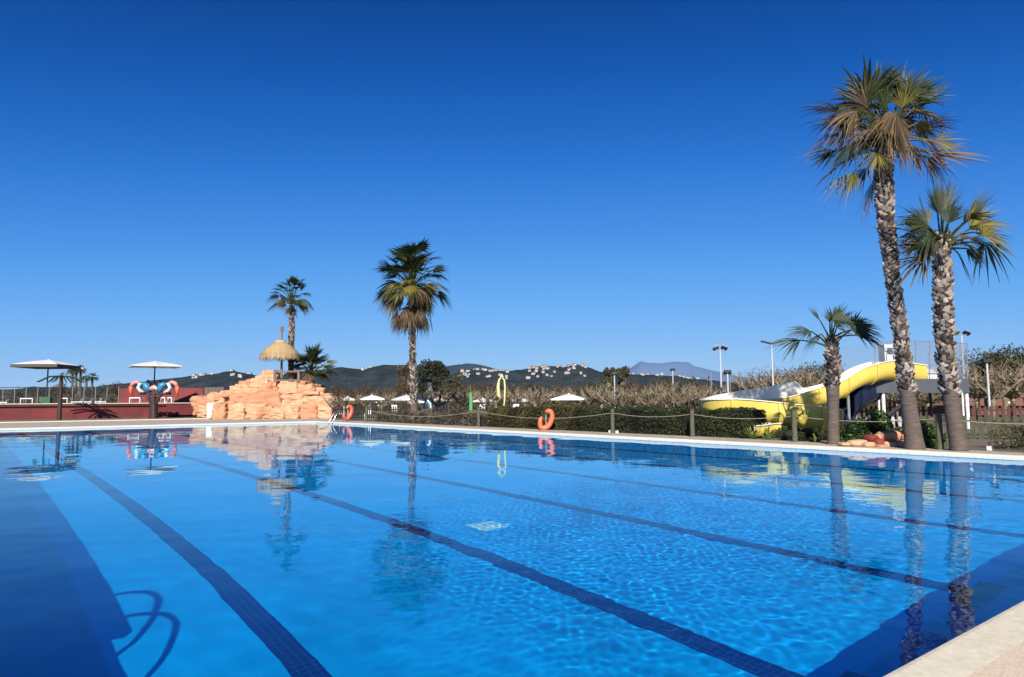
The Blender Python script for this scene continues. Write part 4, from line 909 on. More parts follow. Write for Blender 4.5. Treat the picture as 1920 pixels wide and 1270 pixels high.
# cage
def top_y(x): return 641-3.5*math.sin(PI*min(1, max(0, (x-1640)/170)))+(x-1640)*.02
for i, x in enumerate((1640, 1675, 1717, 1743, 1770, 1790, 1814)):
    m_ = MB(); m_.tube([W(x, 712, DT+.04), W(x, top_y(x), DT+.04)], .022, 6); m_.build('cage_post', M_GALV, tow)
    m_ = MB(); m_.tube([W(x, 712, DT+DW), W(x, top_y(x)+2, DT+DW)], .022, 6); m_.build('cage_post', M_GALV, tow)
for f in (0, .62):
    m_ = MB(); m_.tube([W(x, (top_y(x)*(1-f)+712*f) if f else top_y(x), DT+.04) for x in range(1640, 1816, 12)]+[W(1814, (top_y(1814)*(1-f)+712*f), DT+.04)], .02, 6); m_.build('cage_rail', M_GALV, tow)
m_ = MB()
for i in range(78):
    x = 1641+i*2.24
    for dp in (DT+.04, DT+DW): a = W(x, 711, dp); b = W(x, top_y(x), dp); m_.box((a+b)/2, (.010, .010, (b-a).length), rz=-YAW)
for j in range(16):
    y = 645+j*4.2; a = W(1641, y, DT+.04); b = W(1814, y, DT+.04); m_.box((a+b)/2, ((b-a).length, .005, .005), rz=-YAW)
for x in (1640, 1814):
    for j in range(28):
        a = W(x, 711, DT+.04)+HD*(j*.115); m_.box(a+Vector((0, 0, .92)), (.006, .006, 1.84), rz=-YAW)
o = m_.build('wire_mesh', M_GALV, tow); o['kind'] = 'stuff'
# white pump box with grille on the platform
bx = W(1670, 708, DT+.9); bt = empty('white_cabinet', bx, 'white cabinet with dark grille held high inside the tower cage', 'cabinet')
pbox(1659, 1687, 646, 682, DT+.8, .6, M_WHITE, 'cabinet_body', bt); pbox(1664, 1674, 652, 664, DT+.77, .03, M_GREYP, 'grille', bt)
for x in (1661, 1685): m_ = MB(); m_.tube([W(x, 731, DT+1.0), W(x, 681, DT+1.0)], .03, 6); m_.build('leg', M_GALV, bt)
# cream chute mouths on the platform
for i, (x0, x1, y0, y1, lb) in enumerate(((1690, 1726, 700, 712, 'cream slide mouth on the tower platform between the palms'), (1728, 1768, 688, 711, 'larger white slide mouth on the platform, middle'), (1764, 1790, 697, 711, 'lower white slide mouth by the rightmost palm'))):
    pm = W((x0+x1)/2, y1, DT+1.2); t_ = empty('slide_mouth', pm, lb, 'slide mouth', 'white slide mouths on the platform')
    k = DT/F_PX; wv = (x1-x0)*k; hv = (y1-y0)*k; m_ = MB()
    m_.grid(lambda u, v: pm+RT*(wv*(u-.5))+HD*(-.5+v*1.2)+Vector((0, 0, hv*(1-.25*u)*(.55+.45*math.sin(PI*v)))), 8, 8)
    m_.grid(lambda u, v: pm+RT*(wv*(u-.5))-HD*.5+Vector((0, 0, hv*(1-.25*u)*.55*(1-v))), 8, 2)
    m_.build('shell', M_WHITE, t_, smooth=True)
# stair
st = empty('tower_stair', W(1650, 790, 34.9)*1., 'dark stair climbing from the left to the tower platform', 'stair')
for dd in (0, .8):
    m_ = MB(); a = W(1640, 800, 34.0+dd); b = W(1722, 735, 34.0+dd); n = 12
    m_.tube([a, b], .11, 4); m_.build('stringer', M_DARK, st)
for i in range(13):
    p = W(1640, 799, 34.4).lerp(W(1722, 734, 34.4), (i+.5)/13); m_ = MB(); m_.box(p, (.24, .8, .03), rz=-YAW); m_.build('step', M_DARK, st)
m_ = MB(); a = W(1590, 772, 34.3); b = W(1640, 752, 34.3)

# ---------------------------------------------------------------- picket fences on the right
def pickets(label, x0, x1, dep0, dep1, yt0, yt1, zb, w, gap, m, name='picket_fence', group='picket fences'):
    a = W(x0, 760, dep0); b = W(x1, 760, dep1); a.z = b.z = zb; za = W(x0, yt0, dep0).z; zc = W(x1, yt1, dep1).z
    f_ = empty(name, a, label, 'fence', group); L = (b-a).length; n = int(L/(w+gap)); d = (b-a).normalized(); rz = math.atan2(d.y, d.x)
    for i in range(n+1):
        p = a+d*(i*(w+gap)); zt_ = za+(zc-za)*i/n+rnd.uniform(-.02, .02); k = MB(); h = zt_-zb
        s_ = d*w/2; tt = Vector((-d.y, d.x, 0))*.012
        P = [p-s_, p+s_, p+s_+Vector((0, 0, h-.06)), p+Vector((0, 0, h)), p-s_+Vector((0, 0, h-.06))]
        k.add([q_-tt for q_ in P]+[q_+tt for q_ in P], [(0, 1, 2, 3, 4), (9, 8, 7, 6, 5)]+[(j, (j+1) % 5+5 if False else j+5, (j+1) % 5+5, (j+1) % 5) for j in range(5)]); k.build('picket', m, f_)
    for u in (.22, .78):
        q1 = a+Vector((0, 0, (za-zb)*u)); q2 = b+Vector((0, 0, (zc-zb)*u)); t_ = Vector((-d.y, d.x, 0))
        if t_.dot(HD) < 0: t_ = -t_
        k = MB(); k.tube([q1+t_*.045, q2+t_*.045], .035, 4); k.build('rail', m, f_)
    return f_
pickets('mossy green picket fence behind the two tall palms', 1700, 1990, 27, 24.5, 781, 778, .08, .16, .10, M_GREENP)
pickets('row of white topped pickets between the small palm and the tallest palm', 1588, 1700, 29.5, 28.5, 781, 781, .08, .12, .12, mat('bleached picket wood', (.55, .53, .48), .8, (.35, .33, .3), 5))
pickets('red brown picket fence behind the green one at the right', 1700, 1990, 40, 38, 762, 760, .08, .16, .12, M_BROWNP)
pickets('brown picket railing rising beside the tower stair', 1588, 1700, 38, 38, 770, 748, .08, .12, .14, M_BROWNP)
pickets('dark picket fence behind the grey shrubs left of the middle palm', 624, 772, 58, 54, 762, 762, .08, .1, .12, M_CORE)
pickets('dark picket fence behind the grey shrubs right of the middle palm', 780, 925, 54, 50, 762, 762, .08, .1, .12, M_CORE)
pickets('thin dark fence behind the long hedge', 1200, 1360, 46, 42, 758, 757, .08, .06, .14, M_DARK)
# low building with red roof far right
lb_ = W(1880, 770, 60); lb_.z = 0; bd = empty('low_pavilion', lb_, 'low pavilion with dull red tiled roof behind the right fences', 'pavilion')
pbox(1822, 1990, 760, 778, 60, 5, mat('brown pavilion wall', (.12, .09, .07), .9), 'wall', bd)
m_ = MB(); a = W(1818, 761, 59.6); b = W(2000, 761, 59.6); h = Vector((0, 0, .75)); m_.add([a, b, b+HD*3+h, a+HD*3+h+RT*1.5, b+HD*6, a+HD*6], [(0, 1, 2, 3), (3, 2, 4, 5), (0, 3, 5)]); m_.build('roof', M_TERR, bd)
for i, x in enumerate((1827, 1892)):
    o = MB(); o.tube([W(x, 757, 58), W(x, 753, 58)], [.12, .14], 10); p = W(x, 757, 58); q_ = o.build('globe_lamp', M_WHITE, None, origin=p); tag(q_, ['white globe lamp on the pavilion eaves, nearer the palm', 'white globe lamp on the pavilion eaves, farther right'][i], 'lamp', 'globe lamps on the pavilion')

# ---------------------------------------------------------------- lamp posts and tall nets
def lamp(x, yb, yt, dep, label, kind='twin', sp=10):
    b = W(x, yb, dep); b.z = .05; top = W(x, yt+4, dep); t_ = empty('floodlight_mast', b, label, 'floodlight', 'sports floodlights')
    top.x, top.y = b.x, b.y; k = dep/F_PX
    m_ = MB(); m_.tube([b, top], [.075, .055], 8); m_.build('mast', M_MAST if kind != 'dark' else M_POST, t_)
    if kind == 'twin':
        m_ = MB(); m_.tube([top-RT*sp*k, top+RT*sp*k], .04, 6); m_.build('crossbar', M_GALV, t_)
        for s in (-1, 1):
            Mx = Matrix.Rotation(-YAW, 3, 'Z')@Matrix.Rotation(s*.35, 3, 'Y')@Matrix.Rotation(-.5, 3, 'X'); m_ = MB(); m_.box(top+RT*sp*k*s+Vector((0, 0, .12)), (.42, .3, .16), M=Mx); h_ = m_.build('lamp_head', M_DARK, t_)
            m_ = MB(); m_.box(top+RT*sp*k*s+Vector((0, 0, .21)), (.4, .28, .02), M=Mx); m_.build('lamp_glass', M_WHITE, t_)
    elif kind == 'arms':
        for s in (-1, 1):
            Mx = Matrix.Rotation(-YAW, 3, 'Z')@Matrix.Rotation(-s*.25, 3, 'Y'); m_ = MB(); m_.box(top+RT*sp*k*.7*s+Vector((0, 0, .15)), (.75, .3, .1), M=Mx); m_.build('lamp_head', M_DARK, t_)
            m_ = MB(); m_.tube([top, top+RT*sp*k*.4*s+Vector((0, 0, .12))], .035, 6); m_.build('arm', M_WHITE, t_)
    else:
        m_ = MB(); m_.box(top+Vector((0, 0, .1)), (.5, .3, .22), M=Matrix.Rotation(-YAW, 3, 'Z')@Matrix.Rotation(-.5, 3, 'X')); m_.build('lamp_head', M_DARK, t_)
lamp(1353.5, 760, 652, 52, 'white mast with two dark floodlights left above the slide bend', sp=8)
lamp(1451, 760, 642, 52, 'white mast with two long lamp heads above the slide', 'arms', sp=14)
lamp(1366, 760, 697, 50, 'short mast with one floodlight right behind the slide bend', 'one')
lamp(1811, 760, 624, 50, 'white mast with two floodlights behind the rightmost palm', sp=10)
lamp(1856, 770, 678, 42, 'white mast with single dark floodlight at the far right', 'one')
lamp(1263, 760, 691, 80, 'distant white lamp post left of the floodlights', 'one')
lamp(1153, 760, 700, 62, 'thin lamp post rising behind the hedge in the centre', 'one')
lamp(805, 760, 712, 60, 'thin pale lamp post just right of the middle palm', 'one')
def netfence(x0, x1, dep, yt, n, label):
    a = W(x0, 750, dep); b = W(x1, 750, dep); a.z = b.z = 0; t_ = empty('net_fence', a, label, 'net fence', 'tall court nets'); h = W(x0, yt, dep).z
    for i in range(n+1): p = a.lerp(b, i/n); m_ = MB(); m_.tube([p, p+Vector((0, 0, h))], .07, 6); m_.build('post', M_DARK if n > 4 else M_GALV, t_)
    m_ = MB(); L = (b-a).length; d = (b-a).normalized()
    for i in range(int(L/.5)): p = a+d*i*.5; m_.box(p+Vector((0, 0, h/2)), (.012, .012, h), rz=-YAW)
    for j in range(int(h/.5)): m_.box((a+b)/2+Vector((0, 0, j*.5+.4)), (L, .012, .012), rz=-YAW)
    o = m_.build('netting', M_DARK, t_); o['kind'] = 'stuff'
netfence(1012, 1132, 95, 702, 6, 'tall dark court net behind the centre umbrella'); netfence(1335, 1405, 90, 698, 4, 'tall dark court net behind the slide bend'); netfence(1185, 1330, 92, 706, 5, 'tall court net below the blue mountain')

# ---------------------------------------------------------------- far furniture behind the hedges
for i, (dep, cx, x0, x1, yt, ye, lb) in enumerate(((60, 697, 668, 730, 741, 748, 'wide white umbrella just right of the far ladder'), (62, 652, 640, 668, 744, 749, 'white umbrella behind the far lifebuoy'), (58, 762, 732, 796, 741, 749, 'wide white umbrella crossing the trunk of the middle palm'),
        (68, 822, 800, 848, 746, 751, 'white umbrella between the middle palm and the green pole'), (66, 905, 886, 930, 747, 752, 'white umbrella left of the yellow loop'), (64, 975, 952, 1000, 746, 751, 'white umbrella right of the yellow loop'),
        (50, 1067, 1024, 1110, 739, 748, 'lone large white umbrella above the hedge'), (74, 715, 700, 732, 750, 754, 'low farther umbrella left of the middle palm'), (74, 780, 760, 806, 750, 754, 'low farther umbrella right behind the middle palm'))):
    market_umbrella(dep, cx, x0, x1, yt, ye, .08, lb, UG, rot=.3+i*.2)
# yellow spray loop and green pole of the splash area
yb = W(944, 765, 46); yb.z = .08; yl = empty('spray_loop', yb, 'tall pale yellow loop of pipe behind the hedge', 'spray pipe')
m_ = MB(); m_.tube([W(943, 775, 46), W(946, 752, 46), W(947, 728, 46), W(945.5, 713, 46), W(941, 707, 46), W(936, 712, 46), W(934, 725, 46), W(935, 742, 46), W(938, 748, 46)], [.05, .055, .06, .06, .06, .06, .11, .13, .06], 8); m_.build('pipe', M_YPOLE, yl, smooth=True)
m_ = MB(); m_.tube([W(941, 708, 46), W(941, 702, 46)], [.14, .05], 8); m_.build('cap', M_YPOLE, yl)
gb = W(883, 770, 50); gb.z = .08; gp = empty('green_spray_post', gb, 'bright green tapered post in the splash area behind the shrubs', 'spray post')
m_ = MB(); m_.tube([gb, W(883, 752, 50), W(882.5, 736, 50)], [.16, .13, .08], 8); m_.build('post', M_GREEN2, gp); m_ = MB(); m_.tube([W(882.5, 736, 50), W(881, 724, 50)], .015, 5); m_.build('whip', M_GREEN2, gp)
bb = W(798, 775, 52); bb.z = .08; bp_ = empty('blue_arch', bb, 'small blue and white arch pipe right of the middle palm', 'spray pipe')
for dx, m in ((0, M_BLUE), (3, M_WHITE)): q_ = MB(); q_.tube([W(796+dx, 776, 52), W(795+dx, 758, 52), W(799+dx, 751, 52), W(804+dx, 757, 52), W(806+dx, 776, 52)], .07, 8); q_.build('pipe', m, bp_, smooth=True)
cl = 0
lab = ['left of the middle palm', 'right of the middle palm', 'near the green post', 'left of the yellow loop', 'right of the yellow loop', 'below the lone umbrella', 'behind the far lifebuoy', 'under the wide left umbrella', 'between green post and loop', 'just behind the arch pipe', 'by the far fence', 'beside the thin lamp post']
for i, x in enumerate((742, 822, 870, 908, 966, 1000, 640, 690, 925, 812, 716, 840)):
    dep = 56+(i*7) % 9; a = W(x, 760, dep); a.z = .08; t_ = empty('plastic_chair', a, 'white plastic chair '+lab[i], 'chair', 'white plastic chairs in the picnic area')
    s_ = MB(); s_.box(a+Vector((0, 0, .45)), (.5, .5, .05), rz=i*.7); s_.build('seat', M_WHITE, t_)
    s_ = MB(); Rz = Matrix.Rotation(i*.7, 3, 'Z'); s_.box(a+Rz@Vector((0, .25, .85)), (.5, .05, .8), rz=i*.7); s_.build('backrest', M_WHITE, t_)
    for sx in (-.2, .2):
        for sy2 in (-.2, .2): l_ = MB(); l_.tube([a+Rz@Vector((sx, sy2, 0)), a+Rz@Vector((sx, sy2, .43))], .025, 5); l_.build('leg', M_WHITE, t_)

# ---------------------------------------------------------------- pollarded plane trees, woods
def copy_tree(root, loc, rz, sc, label):
    r_ = root.copy(); COL.objects.link(r_); r_.location = loc; r_.rotation_euler = (0, 0, rz); r_.scale = (sc, sc, sc); r_['label'] = label
    for ch_ in list(root.children): c_ = ch_.copy(); COL.objects.link(c_); c_.parent = r_
    return r_
def pollard(seed, leafm=M_BROWNT):
    r_ = random.Random(seed); t_ = empty('plane_tree', (0, 0, 0), 'x', 'tree', 'pollarded plane trees')
    b = MB(); h = 1.7; b.tube([(0, 0, 0), (.03, .02, h*.5), (0, 0, h)], [.19, .14, .17], 8); b.build('trunk', M_BARK, t_, smooth=True)
    lf = []; tw = MB()
    for k in range(7):
        az = k*.9+r_.uniform(-.2, .2); d = Vector((math.cos(az), math.sin(az), 0)); L = r_.uniform(1.2, 2.2); p = [Vector((0, 0, h-.1))]
        for j in range(1, 5): p.append(Vector((0, 0, h))+d*L*j/4+Vector((r_.uniform(-.15, .15), r_.uniform(-.15, .15), .14*j*j*.4+r_.uniform(-.1, .12)+.1*j)))
        bb_ = MB(); bb_.tube(p, [.12, .09, .085, .08, .10], 7); bb_.build('limb', M_BARK, t_, smooth=True)
        for q_ in p[1:]:
            for e in range(r_.randint(3, 6)):
                dd = Vector((r_.gauss(0, .5), r_.gauss(0, .5), r_.uniform(.3, 1.1))).normalized(); l2 = r_.uniform(.35, 1.); m2_ = q_+dd*l2*.5+Vector((r_.uniform(-.1, .1), r_.uniform(-.1, .1), 0)); e2 = q_+dd*l2
                tw.tube([q_, m2_, e2], [.05, .03, .012], 4); lf += [tuple(e2+Vector((r_.gauss(0, .22), r_.gauss(0, .22), r_.gauss(0, .18)))) for _ in range(r_.choice((0, 2, 6)))]
    tw.build('twigs', M_BARK, t_)['kind'] = 'stuff'; leaf_cloud('withered_leaves', np.array(lf), .13, leafm, t_)
    return t_
def tree(seed, h, r, m, n, leaf, zc=.62, name='tree', gr='trees behind the pool'):
    r_ = random.Random(seed); g2 = np.random.default_rng(seed); t_ = empty(name, (0, 0, 0), 'x', 'tree', gr)
    b = MB(); b.tube([(0, 0, 0), (.05*h*.1, 0, h*.3), (0, .03*h*.1, h*.6)], [h*.03, h*.024, h*.012], 7); 
    lobes = []
    for k in range(11):
        a = k*2.4; rr = r*r_.uniform(.25, .72); z = h*r_.uniform(.38, .9); lobes.append((rr*math.cos(a), rr*math.sin(a), z, r*r_.uniform(.3, .5)))
        b.tube([(0, 0, h*.3), (rr*math.cos(a)*.5, rr*math.sin(a)*.5, (h*.3+z)/2), lobes[-1][:3]], [h*.014, h*.01, h*.003], 5)
    b.build('trunk', M_BARK, t_)
    P = []
    for (x, y, z, q_) in lobes:
        k = n//len(lobes); d = g2.normal(size=(k, 3)); d /= np.linalg.norm(d, axis=1)[:, None]; rad = g2.random(k)**.4
        p = d*rad[:, None]*q_; p[:, 2] *= h/r*.42 if h/r < 2.6 else 1.1; P.append(p+np.array([x, y, z]))
    P = np.concatenate(P); P += .12*r*np.stack([vnoise(P, 1.6/r*2, 1), vnoise(P, 1.6/r*2, 5), vnoise(P, 1.6/r*2, 9)], 1)
    leaf_cloud('crown', P, leaf, m, t_, shade=.45+.9*vnoise(P, 3./r, seed))
    return t_
def place(root, first, *a):
    loc, rz, sc, label = a
    if first:
        root.location = loc; root.rotation_euler = (0, 0, rz); root.scale = (sc, sc, sc); root['label'] = label; return root
    return copy_tree(root, loc, rz, sc, label)
pvs = [pollard(s, M_OLIVET if s != 2 else M_BROWNT) for s in (1, 2, 3, 4)]; used = [False]*4
PP = [(636, 62, 1.), (662, 70, 1.1), (688, 64, 1.05), (716, 72, 1.2), (742, 66, 1.1), (820, 60, 1.1), (846, 68, 1.2), (868, 60, 1.15), (900, 70, 1.3), (918, 58, 1.15), (962, 60, 1.2), (985, 66, 1.3), (1010, 54, 1.15),
      (1040, 64, 1.3), (1100, 52, 1.15), (1128, 60, 1.3), (1160, 48, 1.1), (1190, 54, 1.2), (1222, 46, 1.15), (1250, 52, 1.3), (1278, 44, 1.1), (1304, 46, 1.2), (1330, 56, 1.3), (1420, 60, 1.35), (1462, 66, 1.5), (1500, 58, 1.45), (1536, 56, 1.45), (1588, 60, 1.3),
      (1680, 52, 1.2), (1740, 50, 1.2), (1832, 47, 1.5), (1862, 44, 1.45), (1900, 46, 1.5), (1850, 54, 1.8), (1885, 52, 1.8), (1925, 44, 1.5)]
near = {636: 'right of the rock edge', 662: 'behind the far ladder', 688: 'over the left wide umbrella', 716: 'left of the middle palm', 742: 'just left of the middle palm trunk', 820: 'right of the middle palm', 846: 'behind the dark evergreen foot', 868: 'left of the green post', 900: 'between green post and yellow loop', 918: 'left beside the yellow loop',
        962: 'right beside the yellow loop', 985: 'left of the lone umbrella', 1010: 'touching the lone umbrella on its left', 1040: 'behind the lone umbrella', 1100: 'right of the lone umbrella', 1128: 'behind the hedge post', 1160: 'right of the thin lamp post', 1190: 'left below the blue mountain', 1222: 'below the blue mountain', 1250: 'beside the distant lamp post', 1278: 'with dark bowed limbs below the mountain', 1304: 'left of the slide bend', 1330: 'behind the slide bend',
        1420: 'over the cream slide lining, left', 1462: 'over the slide near the long lamp heads', 1500: 'over the highest cream lining', 1536: 'left of the small palm', 1588: 'right of the small palm', 1680: 'under the tower platform, left', 1740: 'under the tower platform, middle', 1832: 'right of the tower, nearest it', 1862: 'behind the single floodlight mast', 1900: 'near the right picture edge', 1850: 'tall one behind the far right mast', 1885: 'tall one behind the pavilion', 1925: 'cut by the right picture edge'}
for i, (px, dep, s) in enumerate(PP):
    k = i % 4; p = W(px, 760, dep); p.z = .05
    s *= .60 if px < 1400 else (.78 if px < 1600 else .64)
    place(pvs[k], not used[k], p, rnd.uniform(0, 6.2), s, 'pollarded plane tree '+near[px]); used[k] = True
TV = [tree(11, 5, 2.6, M_BROWNT, 2600, .22), tree(12, 5, 2.8, M_OLIVET, 2600, .22), tree(13, 5, 2.4, M_BROWNT, 2600, .22), tree(14, 5, 2.6, M_DARKT, 2600, .22)]; tu = [False]*4
kinds = ['brown leafless looking tree', 'olive rounded tree', 'russet winter tree', 'dark green tree']
TT = [(606, 1, 96, 1.0), (632, 0, 100, 1.1), (660, 2, 92, 1.0), (690, 0, 98, 1.1), (722, 2, 90, 1.0), (745, 0, 100, 1.1), (840, 1, 96, 1.1), (868, 0, 92, 1.1), (895, 2, 100, 1.2), (925, 0, 96, 1.2), (958, 2, 92, 1.15), (990, 1, 100, 1.2), (1022, 3, 96, 1.1), (1050, 0, 100, 1.1), (1085, 2, 94, 1.1),
      (1115, 1, 92, 1.2), (1180, 0, 96, 1.25), (1215, 2, 92, 1.1), (1245, 1, 98, 1.3), (1290, 3, 100, 1.3), (1318, 0, 94, 1.1), (1385, 2, 96, 1.2), (1410, 0, 90, 1.2), (1440, 1, 98, 1.25), (1476, 0, 92, 1.3), (1505, 2, 96, 1.5), (1535, 1, 90, 1.5), (1590, 2, 96, 1.2), (1630, 0, 96, 1.1), (1700, 3, 80, 1.1), (1760, 0, 84, 1.1),
      (1828, 2, 78, 1.3), (1850, 1, 74, 1.6), (1880, 0, 76, 1.7), (1905, 1, 72, 1.7), (1935, 2, 76, 1.6), (-10, 0, 120, 1.0), (30, 2, 118, 1.0), (70, 1, 122, 1.0), (108, 0, 116, 1.3), (132, 2, 120, 1.2), (196, 1, 116, 1.2), (216, 0, 112, 1.3), (232, 2, 118, 1.2), (165, 1, 124, 1.0), (420, 0, 110, 1.), (455, 2, 112, 1.), (258, 0, 120, 1.1)]
def where(px):
    for lim, s in ((60, 'at the far left behind the terrace fence'), (125, 'behind the shower palm'), (185, 'under the cluster of tiny palms'), (265, 'left of the red screen wall'), (480, 'behind the rocks on the left'), (640, 'right of the rocks'), (760, 'between the rocks and the middle palm'), (880, 'right of the middle palm'), (1000, 'around the yellow loop'), (1100, 'behind the lone umbrella'), (1200, 'near the pale poplar clump'), (1330, 'below the blue mountain'), (1420, 'behind the twin floodlight'), (1560, 'over the slide lining'), (1700, 'behind the small palm'), (1820, 'behind the slide tower')):
        if px < lim: return s
    return 'right of the slide tower'
cnt = {}
for px, k, dep, s in TT:
    p = W(px, 757, dep); p.z = 1.5 if px < 330 else 0.
    if px < 330: s *= .74
    lb = kinds[k]+' '+where(px); cnt[lb] = cnt.get(lb, 0)+1
    if cnt[lb] > 1: lb += ', '+['', 'farther right', 'third from the left', 'fourth from the left'][min(cnt[lb]-1, 3)]
    place(TV[k], not tu[k], p, rnd.uniform(0, 6.2), s*(.70 if px < 1430 else .8), lb); tu[k] = True
def single(seed, px, dep, ybase, ytop, wpx, m, n, leaf, label, nm='tree'):
    k = dep/F_PX; h = W(px, ytop, dep).z; t_ = tree(seed, h, wpx*k/2, m, n, leaf, name=nm); p = W(px, 757, dep); p.z = 0; t_.location = p; t_['label'] = label; return t_
single(21, 765, 110, 760, 672, 46, M_BROWNT, 5200, .32, 'tall brown tree directly behind the middle palm trunk')
single(22, 812, 110, 760, 676, 62, M_DARKT, 7000, .36, 'tall dark evergreen right of the middle palm')
single(23, 845, 108, 760, 700, 44, M_OLIVET, 4000, .32, 'lower olive tree on the right of the dark evergreen')
single(24, 1142, 120, 760, 682, 26, M_OLIVET, 3000, .34, 'tall pale thin tree left of the poplar clump')
single(25, 1168, 120, 760, 684, 34, M_OLIVET, 4200, .34, 'rounded green poplar clump left of the blue mountain')
# scrub between the trees
sc_ = []
for i in range(26000):
    px = rnd.uniform(600, 1960); dep = rnd.uniform(76, 112); p = W(px, 757, dep); sc_.append((p.x, p.y, abs(rnd.gauss(0, .75))+.1+.9*abs(nz((p.x, p.y, 0), .15))))
for i in range(6000):
    px = rnd.uniform(-60, 480); dep = rnd.uniform(98, 116); p = W(px, 757, dep); sc_.append((p.x, p.y, 1.5+abs(rnd.gauss(0, .7))))
for q_, m_, l_ in ((sc_[::2], M_BROWNT, 'brown scrub filling the gaps between the trees'), (sc_[1::2], M_OLIVET, 'olive green scrub mixed among the brown trees')):
    o = leaf_cloud('scrub', np.array(q_), .34, m_, None, shade=.42); tag(o, l_, 'scrub', kind='stuff')

# ---------------------------------------------------------------- hills, houses, mountain
def ridge(name, prof, dep, m, thick, ybase=756, rough=3., seed=1, nu=260, nv=14):
    xs = [p[0] for p in prof]; ys = [p[1] for p in prof]; mb = MB()
    def fn(u, v):
        px = xs[0]+(xs[-1]-xs[0])*u; y = float(np.interp(px, xs, ys)); h = W(px, y, dep).z; b = W(px, 700, dep); d2 = (b-CAM); d2.z = 0
        # v: 0 foot nearest, .6 crest, 1 back foot
        t_ = v/.6 if v < .6 else (1-v)/.4; s_ = math.sin(t_*PI/2)
        pos = CAM+d2*(1-(.6-v)*thick/dep); q_ = noise.fractal(Vector((pos.x, pos.y, 0))*(6./thick)+Vector((seed, seed, seed)), 1., 2., 5)
        k = min(1, t_*3)
        return Vector((pos.x, pos.y, h*s_+q_*rough*k*(1 if v < .55 else .35)-6*(1-min(1, t_*8))))
    mb.grid(fn, nu, nv); o = mb.build(name, m, None, smooth=True); o['kind'] = 'structure'; return o, fn
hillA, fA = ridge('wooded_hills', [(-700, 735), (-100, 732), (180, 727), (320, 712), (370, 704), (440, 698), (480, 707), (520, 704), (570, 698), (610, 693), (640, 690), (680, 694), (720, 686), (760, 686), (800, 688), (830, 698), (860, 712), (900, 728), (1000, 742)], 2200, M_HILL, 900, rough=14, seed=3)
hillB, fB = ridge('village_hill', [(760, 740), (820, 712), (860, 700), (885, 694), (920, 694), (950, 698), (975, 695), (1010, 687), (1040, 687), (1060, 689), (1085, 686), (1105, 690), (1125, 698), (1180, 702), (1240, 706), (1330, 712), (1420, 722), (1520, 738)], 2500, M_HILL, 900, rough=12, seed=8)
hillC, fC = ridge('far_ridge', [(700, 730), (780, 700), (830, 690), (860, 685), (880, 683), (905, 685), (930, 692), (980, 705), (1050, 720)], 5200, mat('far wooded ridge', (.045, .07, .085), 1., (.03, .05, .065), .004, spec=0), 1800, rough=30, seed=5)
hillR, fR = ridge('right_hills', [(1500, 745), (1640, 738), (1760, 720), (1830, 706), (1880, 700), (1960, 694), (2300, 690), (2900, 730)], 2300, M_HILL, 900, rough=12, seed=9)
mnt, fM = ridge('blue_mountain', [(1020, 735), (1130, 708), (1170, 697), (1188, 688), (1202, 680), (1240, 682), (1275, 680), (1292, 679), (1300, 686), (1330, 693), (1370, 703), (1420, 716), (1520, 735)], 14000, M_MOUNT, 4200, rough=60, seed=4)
struct((lambda b: b.build('far_plain', M_FIELD))(MB().grid(lambda u, v: Vector((-21, -52, 0))+HD*(190+1500*v)+RT*((-1+2*u)*(190+1500*v)*1.1)+Vector((0, 0, .4+1.2*noise.noise(Vector((u*40, v*9, 0)))+2.2*v)), 90, 20)))
# far woods along the foot of the hills
fw = []
for i in range(60000):
    px = rnd.uniform(-60, 1980); dep = 170+520*rnd.random()**1.3; p = W(px, 757, dep); fw.append((p.x, p.y, abs(rnd.gauss(0, 1.9))*(.5+dep/500)+max(0, nz((p.x, p.y, 0), .012))*3))
o = leaf_cloud('far_woodland', np.array(fw), .75, M_BROWNT, None, shade=.32, aspect=.8); tag(o, 'brown winter woodland on the plain below the hills', 'woodland', kind='stuff')
def house(loc, w, d, h, rz, label, grp, flat=False):
    b = MB(); b.box(Vector(loc)+Vector((0, 0, h/2-2)), (w, d, h+4), rz=rz); o = b.build('hillside_house', M_HOUSE, None, origin=loc); tag(o, label, 'house', grp)
    Rz = Matrix.Rotation(rz, 3, 'Z'); f = MB(); e = .6; z = h
    P = [Rz@Vector((x, y, z)) for x, y in ((-w/2-e, -d/2-e), (w/2+e, -d/2-e), (w/2+e, d/2+e), (-w/2-e, d/2+e))]+[Rz@Vector((-w/2, 0, z+(.3 if flat else 2.4))), Rz@Vector((w/2, 0, z+(.3 if flat else 2.4)))]
    f.add([p+Vector(loc) for p in P], [(0, 1, 5, 4), (2, 3, 4, 5), (1, 2, 5), (3, 0, 4), (3, 2, 1, 0)]); f.build('roof', M_TERR if not flat else M_HOUSE, o)
def inv(prof_fn, px, v, x0, x1): return prof_fn((px-x0)/(x1-x0), v)
hr = random.Random(4)
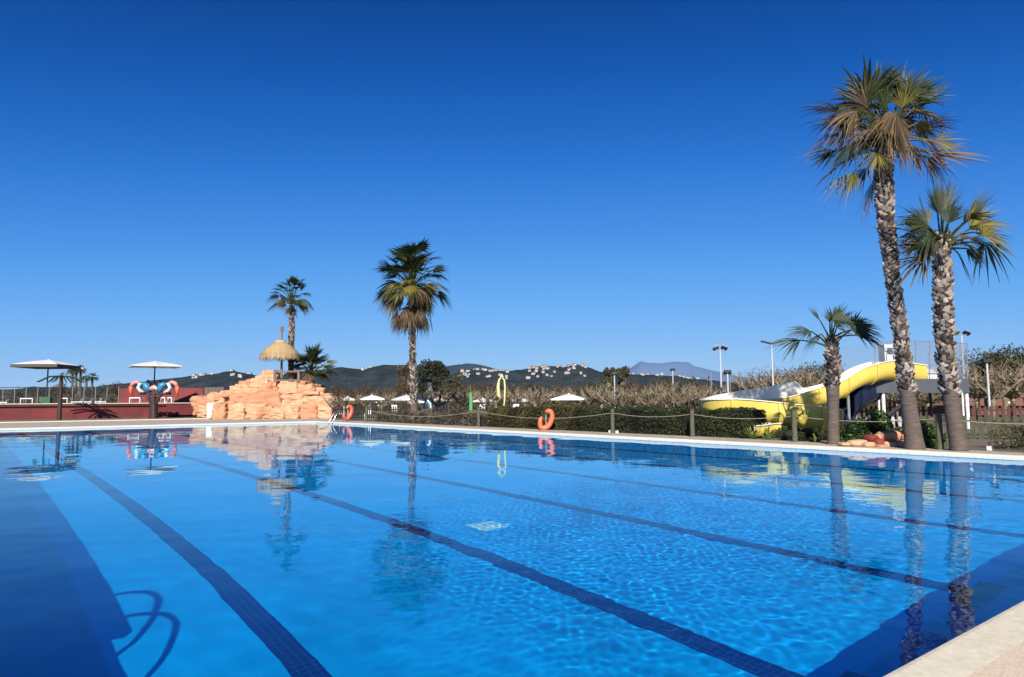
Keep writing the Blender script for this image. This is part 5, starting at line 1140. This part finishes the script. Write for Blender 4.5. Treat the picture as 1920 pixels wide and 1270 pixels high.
for i in range(104):
    px = hr.choice((hr.uniform(862, 955), hr.uniform(862, 955), hr.uniform(985, 1100), hr.uniform(985, 1100), hr.uniform(1160, 1330))); v = hr.uniform(.26, .6) if px < 1150 else hr.uniform(.5, .6)
    p = inv(fB, px, v, 760, 1520); s = hr.uniform(.45, 1.)
    band = 'near the crest' if v > .5 else ('half way up' if v > .38 else 'low down')
    where_ = 'the left knoll of the village hill' if px < 960 else ('the middle crest of the village hill' if px < 1150 else 'the low spur below the blue mountain')
    flat = hr.random() < .5; sz = 'tiny' if s < .7 else 'small'
    house(p, 13*s, 8, 5*hr.uniform(.7, 1.2), -YAW+hr.uniform(-.4, .4), '%s pale %s house %s on %s' % (sz, 'flat roofed' if flat else 'tile roofed', band, where_), 'houses on the village hill', flat)
for i in range(30):
    px = hr.choice((hr.uniform(425, 470), hr.uniform(360, 385), hr.uniform(672, 700), hr.uniform(380, 640))); v = hr.uniform(.5, .6) if px > 500 or i % 2 else hr.uniform(.3, .45)
    p = inv(fA, px, v, -700, 1000); s = hr.uniform(.45, .95); sz = 'tiny' if s < .7 else 'small'
    house(p, 12*s, 8, 5, -YAW+hr.uniform(-.4, .4), '%s white flat roofed house %s on the wooded hill %s' % (sz, 'near the crest' if v > .48 else 'half way up', 'left of the rocks' if px < 500 else 'behind the middle palm'), 'houses on the wooded hills', True)

if HAZE:
    hz = MB(); hz.add([(x, y, z) for z in (-3.5, 900) for x, y in ((-21000, -21000), (21000, -21000), (21000, 21000), (-21000, 21000))], [(3, 2, 1, 0), (4, 5, 6, 7), (0, 1, 5, 4), (1, 2, 6, 5), (2, 3, 7, 6), (3, 0, 4, 7)])
    ho = hz.build('haze', None or M_WHITE); ho['kind'] = 'stuff'; m = bpy.data.materials.new('thin air'); m.use_nodes = True; t = m.node_tree; t.nodes.clear()
    o_ = t.nodes.new('ShaderNodeOutputMaterial'); v = t.nodes.new('ShaderNodeVolumePrincipled'); v.inputs['Color'].default_value = (.42, .7, 1, 1); v.inputs['Density'].default_value = HAZE
    t.links.new(v.outputs[0], o_.inputs['Volume']); ho.data.materials.clear(); ho.data.materials.append(m)
